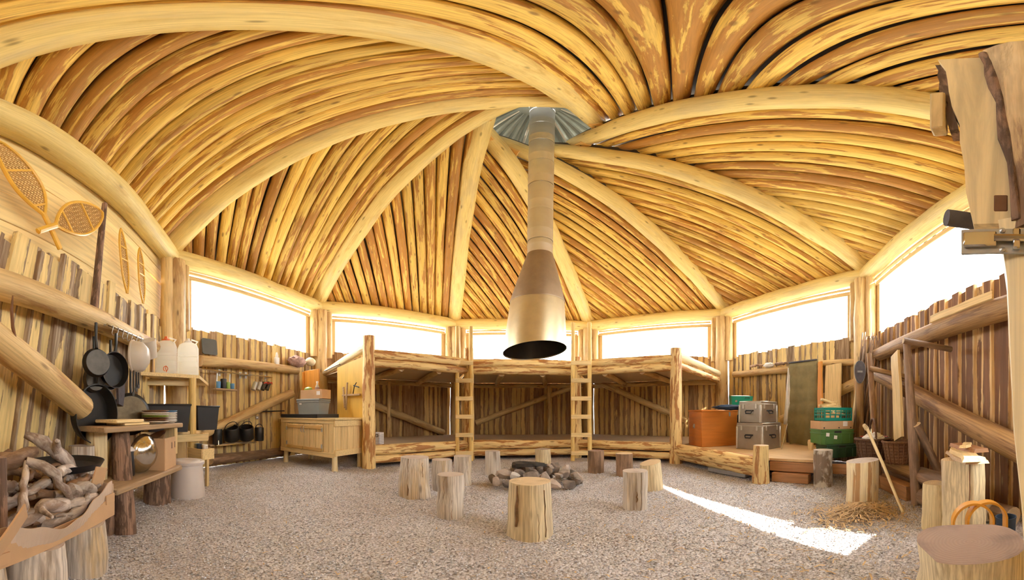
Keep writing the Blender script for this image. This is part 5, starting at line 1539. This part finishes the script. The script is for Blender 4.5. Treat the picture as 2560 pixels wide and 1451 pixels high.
# ------------------------------------------------------------------ corner with sticks and the slipper
FV = vert(5); incorner = (Vector((CX, CY)) - FV).normalized()
rg3 = random.Random(9)
for i in range(26):
    xt = 2152 + rg3.uniform(0, 55); xb = 2110 + (xt - 2150) * .7 + rg3.uniform(-6, 30)
    p1 = at(xt, 826 + rg3.uniform(0, 60), 5.25 + rg3.uniform(-.2, .12)); p0 = at(xb, 1100, 4.9 + rg3.uniform(-.25, .2)); p0.z = .02
    o = log('stick', p0, p1, rg3.uniform(.016, .026), .012, ('darklog', 'end'), None, n=7, bend=.03)
    tag(o, 'thin dark stick in the bundle leaning in the right corner', 'stick', 'sticks bundled in the right corner')
pb0 = at(2150, 1100, 4.85); pb0.z = .0
o = log('carved_post', pb0, at(2149, 952, 4.75), .07, .06, ('redrail', 'end'), None, n=14); tag(o, 'thick upright pole under the grey slipper', 'pole')
o = log('peeled_pole', (lambda p: Vector((p.x, p.y, .0)))(at(2122, 1100, 4.95)), at(2146, 955, 5.0), .04, .035, ('palelog', 'end'), None, n=10); tag(o, 'pale peeled pole leaning left of the slipper pole', 'pole')
sp_ = at(2150, 930, 4.66)
t = thing('felt_slipper', 'grey felt slipper hung sole out on the upright pole', 'slipper', T(sp_) @ RZ(-1.05))
pts = [(.078 * cos(q) * (1 + .12 * sin(q)), .17 * sin(q)) for q in np.linspace(0, 2 * pi, 25)[:-1]]
MB().prism(pts, -.02, .012, 0, RX(pi / 2)).build('sole', 'felt', t)
MB().prism([(x * 1.12, y * 1.04) for x, y in pts], -.05, -.02, 0, RX(pi / 2)).build('upper', 'greypl', t)
m2 = MB()
for x in (-.03, -.01, .01, .03): m2.tube([(x - .008, -.013, -.012), (x - .006, -.013, .014), (x + .006, -.013, .012), (x + .008, -.013, -.012)], .002, 4)
m2.build('printed_logo', 'white', t)

# ------------------------------------------------------------------ right wall: rails, brace, pole rack, baskets
log('rail_log', wp(5, .15, 1.93, .16), wp(5, 3.9, 1.93, .16), .105, .115, 'redrail', walls[5], n=16)
sb0, zb0 = wsz(5, 2182, 930, .24); sb1, zb1 = wsz(5, 2520, 1108, .24)
log('brace', wp(5, sb0, zb0, .24), wp(5, sb0 + (sb1 - sb0) * 1.13, zb0 + (zb1 - zb0) * 1.13, .24), .105, .115, 'redrail', walls[5], n=16)
log('low_log', wp(5, .3, .33, .42), wp(5, 2.6, .26, .42), .085, .08, ('redrail', 'end'), walls[5], n=14)
log('foot_log', wp(5, .3, .08, .3), wp(5, 3.8, .08, .3), .09, .09, ('darklog', 'end'), walls[5], n=12)
vs, fs = board_geo(.10, 1.0, .02, 5, .004); s, z = wsz(5, 2380, 800, .24)
mesh_obj('loose_slat', vs, fs, 'sawnz', wframe(5, s - .4, 2.06, .24) @ RY(pi / 2), walls[5], smooth=False)
rack = thing('pole_rack', 'rack of upright bark poles with pegs along the right wall', 'rack', T(on(2293, 1263)))
pB = on(2293, 1262); pT = at(2266, 848, 3.3)
log('upright', pB, pT, .06, .04, ('darklog', 'end'), rack, n=12)
s2, z2 = wsz(5, 2198, 1146, .62); pA0 = wp(5, s2, 0, .62); pA1 = won(5, 2173, 886, .55)
log('upright', pA0, pA1, .05, .04, ('redrail', 'end'), rack, n=12)
log('crossbar', at(2258, 852, 3.2), won(5, 2378, 874, .1), .032, .035, ('darklog', 'end'), rack, n=8)
log('crossbar', at(2174, 922, 4.3), won(5, 2262, 942, .12), .04, .035, ('redrail', 'end'), rack, n=8)
log('brace_pole', at(2291, 1062, 3.2), won(5, 2345, 1175, .25), .05, .05, ('darklog', 'end'), rack, n=10)
leaning('pale upright plank leaning between the two rack poles', 2229, 2247, 884, 1098, 5, .34, .5, 'sawnz', None, tilt=9)
def basket(label, x, y, d, r, h, mat, handle=True, red=False):
    p = at(x, y, d)
    t = thing('wicker_basket', label, 'basket', T(p.x, p.y, p.z), 'wicker baskets by the right wall')
    prof = []
    for i in range(15):
        f = i / 14; prof.append((r * (.68 + .32 * f ** .7) * (1 + (.018 if i % 2 else -.012)), h * f))
    prof += [(r * .95, h), (r * .62, .02), (.001, .02)]
    MB().lathe(prof, 32, cap1=False).build('weave', mat, t, ang=20)
    mb = MB()
    for i in range(18):
        q = 2 * pi * i / 18
        mb.tube([(r * (.69 + .32 * f ** .7) * cos(q), r * (.69 + .32 * f ** .7) * sin(q), h * f) for f in (0, .25, .5, .75, 1)], .008, 5)
    mb.build('stakes', mat, t)
    MB().tube([(r * 1.02 * cos(q), r * 1.02 * sin(q), h) for q in np.linspace(0, 2 * pi, 33)[:-1]], .016, 6, closed=True).build('rim', 'red' if False else mat, t)
    if handle:
        MB().tube([(r * cos(q), 0, h + r * 1.15 * sin(q)) for q in np.linspace(0, pi, 14)], .013, 7).build('handle', mat, t, W[t.name] @ RZ(.6))
    if red: MB().tube([(r * 1.03 * cos(q), r * 1.03 * sin(q), h + .012) for q in np.linspace(-.6, 1.2, 12)], .012, 6).build('red_binding', 'red', t)
    return t
bk1 = basket('dark wicker basket with a handle and white cloth in it', 2182, 1150, 3.95, .22, .27, 'wickerd', True, True)
t = blob('white_cloth', (.15, .12, .06), 'cloth', W[bk1.name] @ T(-.08, -.05, .29), seed=14, sub=3, amp=.45, fr=3)
tag(t, 'bunched white cloth lying in the dark wicker basket', 'cloth')
basket('open brown wicker basket beside the bark pole', 2246, 1158, 3.72, .19, .26, 'wicker', False)
a = on(2258, 1283); b = at(2167, 1070, 3.35)
t = thing('walking_stick', 'pale peeled stick with a hooked top leaning by the chopping block', 'stick', T(a))
log('shaft', a, b, .015, .019, ('palelog', 'end'), t, n=9, bend=.02)
log('knob', b - Vector((0, 0, .01)), b + Vector((-.05, .01, .03)), .027, .02, ('palelog', 'end'), t, n=9)
o = log('reddish_block', wp(5, 1.9, .0, .95), wp(5, 1.9, .22, .95), .16, .15, ('darkblock', 'darkblock'), None, n=6); bpy.data.objects.remove(o)
for i, (s, off, L, lab) in enumerate(((1.0, .55, .9, 'reddish brown beam lying under the baskets'), (2.2, .55, .8, 'reddish brown beam lying behind the bark pole'))):
    o = box('beam_offcut', (L, .14, .17), 'redplank', None, world=wframe(5, s, .085, off), bev=.01)
    tag(o, lab, 'beam', 'beam offcuts along the right wall')

# ------------------------------------------------------------------ blocks and boards by the door
pk = on(2336, 1330); e_, _ = ray(2336, 1330); pk = pk + Vector((e_.x, e_.y, 0)) * .1; pk.z = 0
vs, fs, mi = log_geo(.39, .10, .095, n=16, wob=.09, seed=71, step=.06)
o = tag(mesh_obj('chopped_block', vs, fs, ('palelog', 'end'), T(pk), None, mi, True, 30), 'hacked pale block left of the split log', 'block')
pk = on(2412, 1352); e_, _ = ray(2412, 1352); pk = pk + Vector((e_.x, e_.y, 0)) * .16; pk.z = 0
vs, fs, mi = log_geo(.60, .185, .18, n=24, wob=.02, seed=72, step=.15, facets=[(2.9, .62), (-2.2, .82), (-1.0, .7)])
blk = mesh_obj('split_log', vs, fs, ('yellowlog', 'end'), T(pk), None, mi, True, 30)
tag(blk, 'wide split log standing under the stack of boards', 'log')
MB().tube([Vector((-.135, -.05, .60)), Vector((-.137, -.052, .4)), Vector((-.143, -.045, .2)), Vector((-.14, -.05, 0.02))], .004, 5).build('crack', 'darkblock', blk, W[blk.name])
bz = .61
for i, (L, w, h, ang, dx, mt_, lab) in enumerate(((.62, .20, .022, -.25, .02, 'oldplank', 'ragged dark board at the bottom of the board stack'), (.68, .15, .03, -.32, .0, 'sawn', 'pale split board in the middle of the board stack'), (.5, .14, .03, -.1, .16, 'redplank', 'reddish board lying on the back of the board stack'), (.28, .06, .02, -.6, .1, 'sawn', 'short pale splinter on top of the board stack'))):
    vs, fs = board_geo(w, L, h, 810 + i, .012)
    A5, u5, n5_ = wall_axes(5)
    o = mesh_obj('split_board', vs, fs, mt_ if mt_ != 'sawn' else 'sawnz', T(pk.x + dx, pk.y, bz + sum((.022, .03, .03, .02)[:i]) + h / 2) @ RZ(2.2 + ang) @ T(0, -L / 2, 0) @ RX(-pi / 2), None, smooth=False)
    tag(o, lab, 'board', 'boards stacked on the split log')
pst = at(2424, 1400, 1.22)
vs, fs, mi = log_geo(.425, .235, .215, n=32, wob=.05, seed=73, step=.12, facets=[(2.2, .9)])
o = mesh_obj('large_stump', vs, fs, ('yellowlog', 'enddark'), T(pst.x, pst.y, -.005), None, mi, True, 40)
tag(o, 'large stump with a dark scored top in the right foreground', 'stump')
# bentwood loops and boot between stump and wall
pl_ = at(2432, 1300, 1.62)
for i in range(2):
    p = pl_ + Vector((.03 * i, -.07 * i, 0))
    o = thing('bentwood_loop', ['orange bentwood handle loop nearer the split log', 'orange bentwood handle loop nearer the door'][i], 'loop', T(p.x, p.y, 0) @ RZ(-1.25), 'orange bentwood loops behind the stump')
    vs, fs = [], []
    K = 22
    for j in range(K + 1):
        q = pi * j / K
        c_, s_ = cos(q), sin(q)
        for rr, y in ((.10, -.03), (.112, -.03), (.112, .03), (.10, .03)):
            if 0 < j < K: vs.append((rr * c_, y, .36 + rr * 1.05 * s_))
            else: vs.append((rr * c_ * .95, y, .0))
    for j in range(K):
        for a_ in range(4): fs.append([j * 4 + a_, j * 4 + (a_ + 1) % 4, j * 4 + 4 + (a_ + 1) % 4, j * 4 + 4 + a_])
    mesh_obj('band', vs, fs, 'bent', W[o.name], o)
pw = at(2515, 1310, 1.9)
t = thing('rubber_boot', 'dark blue grey rubber boot by the door', 'boot', T(pw.x, pw.y, 0) @ RZ(.7))
MB().lathe([(.055, .05), (.055, .12), (.062, .28), (.066, .30), (.06, .30), (.05, .1)], 18, cap1=False).build('shaft', 'denim', t)
blob('foot', (.12, .05, .05), 'denim', W[t.name] @ T(.06, 0, .055), t, seed=2, sub=3, amp=.05)
for i, (s, off, z, lab) in enumerate(((3.0, .5, .30, 'short brown log lying highest behind the split log'), (3.15, .55, .11, 'short brown log lying lowest behind the split log'))):
    o = log('short_log', wp(5, s - .3, z, off), wp(5, s + .3, z, off), .09, .09, ('darklog', 'end'), None, n=14)
    tag(o, lab, 'log', 'short logs behind the split log')
o = log('short_log', wp(5, 3.05, .1, .36), wp(5, 3.6, .1, .36), .09, .09, ('darklog', 'end'), None, n=12); tag(o, 'short brown log lying against the right wall foot', 'log', 'short logs behind the split log')

# ------------------------------------------------------------------ open door leaf on the right
DX = .615
dr = thing('door_1', 'thick plank door swung open beside the camera with a steel bolt', 'door', T(DX, 0, 0), kind='structure')
# edge line in y as a function of z: leans from y=.12 at the top to -.03 at the floor
def ey(z): return -.035 + .155 * z / 2.3
def dslab(nm, y0t, y1t, z0_, z1_, x, th, mat, round_=0.0, seed=1, slope=None):
    # upright slab whose edge follows the leaning door edge; y measured from the door edge towards the hinge
    vs, fs = [], []; ny = 10; rg_ = random.Random(seed); K = 7 if round_ else 2
    for i in range(ny):
        z = z0_ + (z1_ - z0_) * i / (ny - 1)
        j1, j2 = rg_.uniform(-.006, .006), rg_.uniform(-.006, .006)
        ya, yb = ey(z) - y0t + j1, ey(z) - y1t + j2
        row = [(x + th / 2, ya, z)]
        for q in range(K):
            f = q / (K - 1)
            bul = round_ * sin(pi * f)
            row.append((x - th / 2 - bul, ya + (yb - ya) * f, z))
        row.append((x + th / 2, yb, z))
        vs += row
    m_ = K + 2
    for i in range(ny - 1):
        for j in range(m_):
            fs.append([i * m_ + j, i * m_ + (j + 1) % m_, (i + 1) * m_ + (j + 1) % m_, (i + 1) * m_ + j])
    fs.append(list(range(m_))[::-1]); fs.append([(ny - 1) * m_ + j for j in range(m_)])
    return mesh_obj(nm, vs, fs, mat, T(DX, 0, 0), dr, ang=35) if True else None
M['doorpale'] = sawn('pale_door_plank', (.90, .73, .42), .05, (40, 22, 1.0), .6, .6)
M['doorbark'] = wood_log('door_half_log', (.66, .45, .22), (.24, .13, .065), .46, .05, 14, 1.3, .03, (.80, .62, .36))
dslab('edge_plank', .0, .085, 1.36, 2.24, 0, .06, 'doorpale', 0, 1)
dslab('half_log', .085, .23, 1.34, 2.30, -.01, .06, 'doorbark', .05, 2)
dslab('bark_strip', .075, .10, 1.36, 2.26, -.012, .06, 'bark', .01, 9)
dslab('plank', .23, .40, 1.36, 2.26, 0, .06, 'doorpale', 0, 3)
dslab('plank', .40, .60, 1.36, 2.26, 0, .06, 'doorbark', .03, 4)
dslab('edge_bark', -.018, .002, 1.75, 2.24, .02, .05, 'bark', 0, 5)
dslab('edge_plank', .055, .15, .0, 1.37, .0, .06, 'doorpale', .015, 6)
dslab('half_log', .15, .32, .0, 1.36, .0, .06, 'doorbark', .04, 7)
dslab('plank', .32, .60, .0, 1.36, .0, .06, 'doorpale', 0, 8)
box('edge_cleat', (.04, .03, .22), 'sawnz', dr, T(.0, ey(1.95) + .028, 1.86), .004)
bz_ = 1.30
bt = thing('bolt', None, None, Matrix()); bt.parent = dr; W[bt.name] = T(DX - .05, ey(bz_) - .10, bz_); bt.matrix_basis = W[dr.name].inverted() @ W[bt.name]
box('plate', (.006, .24, .062), 'zinc', bt, Matrix(), .003)
box('catch', (.012, .06, .036), 'steel', bt, T(-.008, .085, .0), .004)
MB().tube([(-.014, .06, 0), (-.014, -.14, 0)], .008, 8).build('bar', 'steel', bt)
for y in (.02, -.05): box('strap', (.012, .014, .05), 'steel', bt, T(-.010, y, 0), .003)
MB().tube([(-.014, -.03, 0), (-.03, -.03, .012), (-.032, -.03, .045)], .006, 6).build('knob', 'steel', bt)
for y, z in ((.045, .024), (.045, -.024), (-.09, .024), (-.09, -.024), (-.0, -.024)):
    MB().lathe([(.006, 0), (.006, .004), (.001, .006)], 8, cap1=False).build('screw', 'zinc', bt, W[bt.name] @ T(-.003, y, z) @ RY(-pi / 2))
box('mortise', (.012, .026, .05), 'darkblock', dr, T(-.026, ey(1.42) - .060, 1.42), .002)
pz = on(2400, 680)if False else None
log('peg', (DX + .06, ey(1.42) - .02, 1.425), (DX + .02, ey(1.42) + .052, 1.42), .022, .022, ('darkgreypeg', 'darkgreypeg') if 'darkgreypeg' in M else ('felt', 'felt'), dr, n=14)
log('handle', (DX - .05, ey(1.75) - .16, 1.72), (DX - .16, ey(1.75) - .30, 1.62), .024, .022, ('rail', 'end'), dr, n=14)
blob('knot_boss', (.02, .045, .07), 'palelog', T(DX - .075, ey(1.7) - .17, 1.68), dr, seed=4, sub=2, amp=.15)

# ------------------------------------------------------------------ shavings and chips
def shavings():
    rs_ = np.random.RandomState(12); V = []; Fc = []
    def one(x, y, z, L, w, a, tl):
        b = len(V); ca, sa_ = cos(a), sin(a)
        for u_, v_, h_ in ((-.5, -.5, 0), (.5, -.4, tl), (.5, .4, tl), (-.5, .5, 0), (0, .5, .25 * L), (0, -.5, .25 * L)):
            q = (u_ * L, v_ * w)
            V.append((x + q[0] * ca - q[1] * sa_, y + q[0] * sa_ + q[1] * ca, z + h_ * .5))
        Fc.append([b, b + 5, b + 4, b + 3]); Fc.append([b + 5, b + 1, b + 2, b + 4])
    c = on(2150, 1285); c.z = 0
    for _ in range(1900):
        r = abs(rs_.randn()) * .21; q = rs_.rand() * 6.28
        x = c.x + r * cos(q) * 1.2; y = c.y + r * sin(q)
        one(x, y, floor_h(x, y) + .01 + max(0, .10 - r * .35) * rs_.rand(), .04 + .08 * rs_.rand(), .004 + .009 * rs_.rand(), rs_.rand() * 6.28, rs_.randn() * .02)
    for _ in range(620):
        d = 1.6 + 3.2 * rs_.rand(); a = .35 + 1.05 * rs_.rand() ** .8
        x, y = d * sin(a), d * cos(a)
        one(x, y, floor_h(x, y) + .006, .02 + .05 * rs_.rand(), .004 + .01 * rs_.rand(), rs_.rand() * 6.28, rs_.randn() * .01)
    for _ in range(220):
        d = 1.6 + 3.2 * rs_.rand(); a = -.9 + 1.5 * rs_.rand()
        x, y = d * sin(a), d * cos(a)
        one(x, y, floor_h(x, y) + .006, .015 + .04 * rs_.rand(), .003 + .007 * rs_.rand(), rs_.rand() * 6.28, rs_.randn() * .01)
    o = mesh_obj('wood_shavings', V, Fc, M.setdefault('shaving', plain('shaving', (.74, .52, .26), .8, 0, .55, 14)), Matrix(), None, smooth=False)
    tag(o, 'wood shavings and chips strewn round the chopping block', 'shavings', kind='stuff')
shavings()
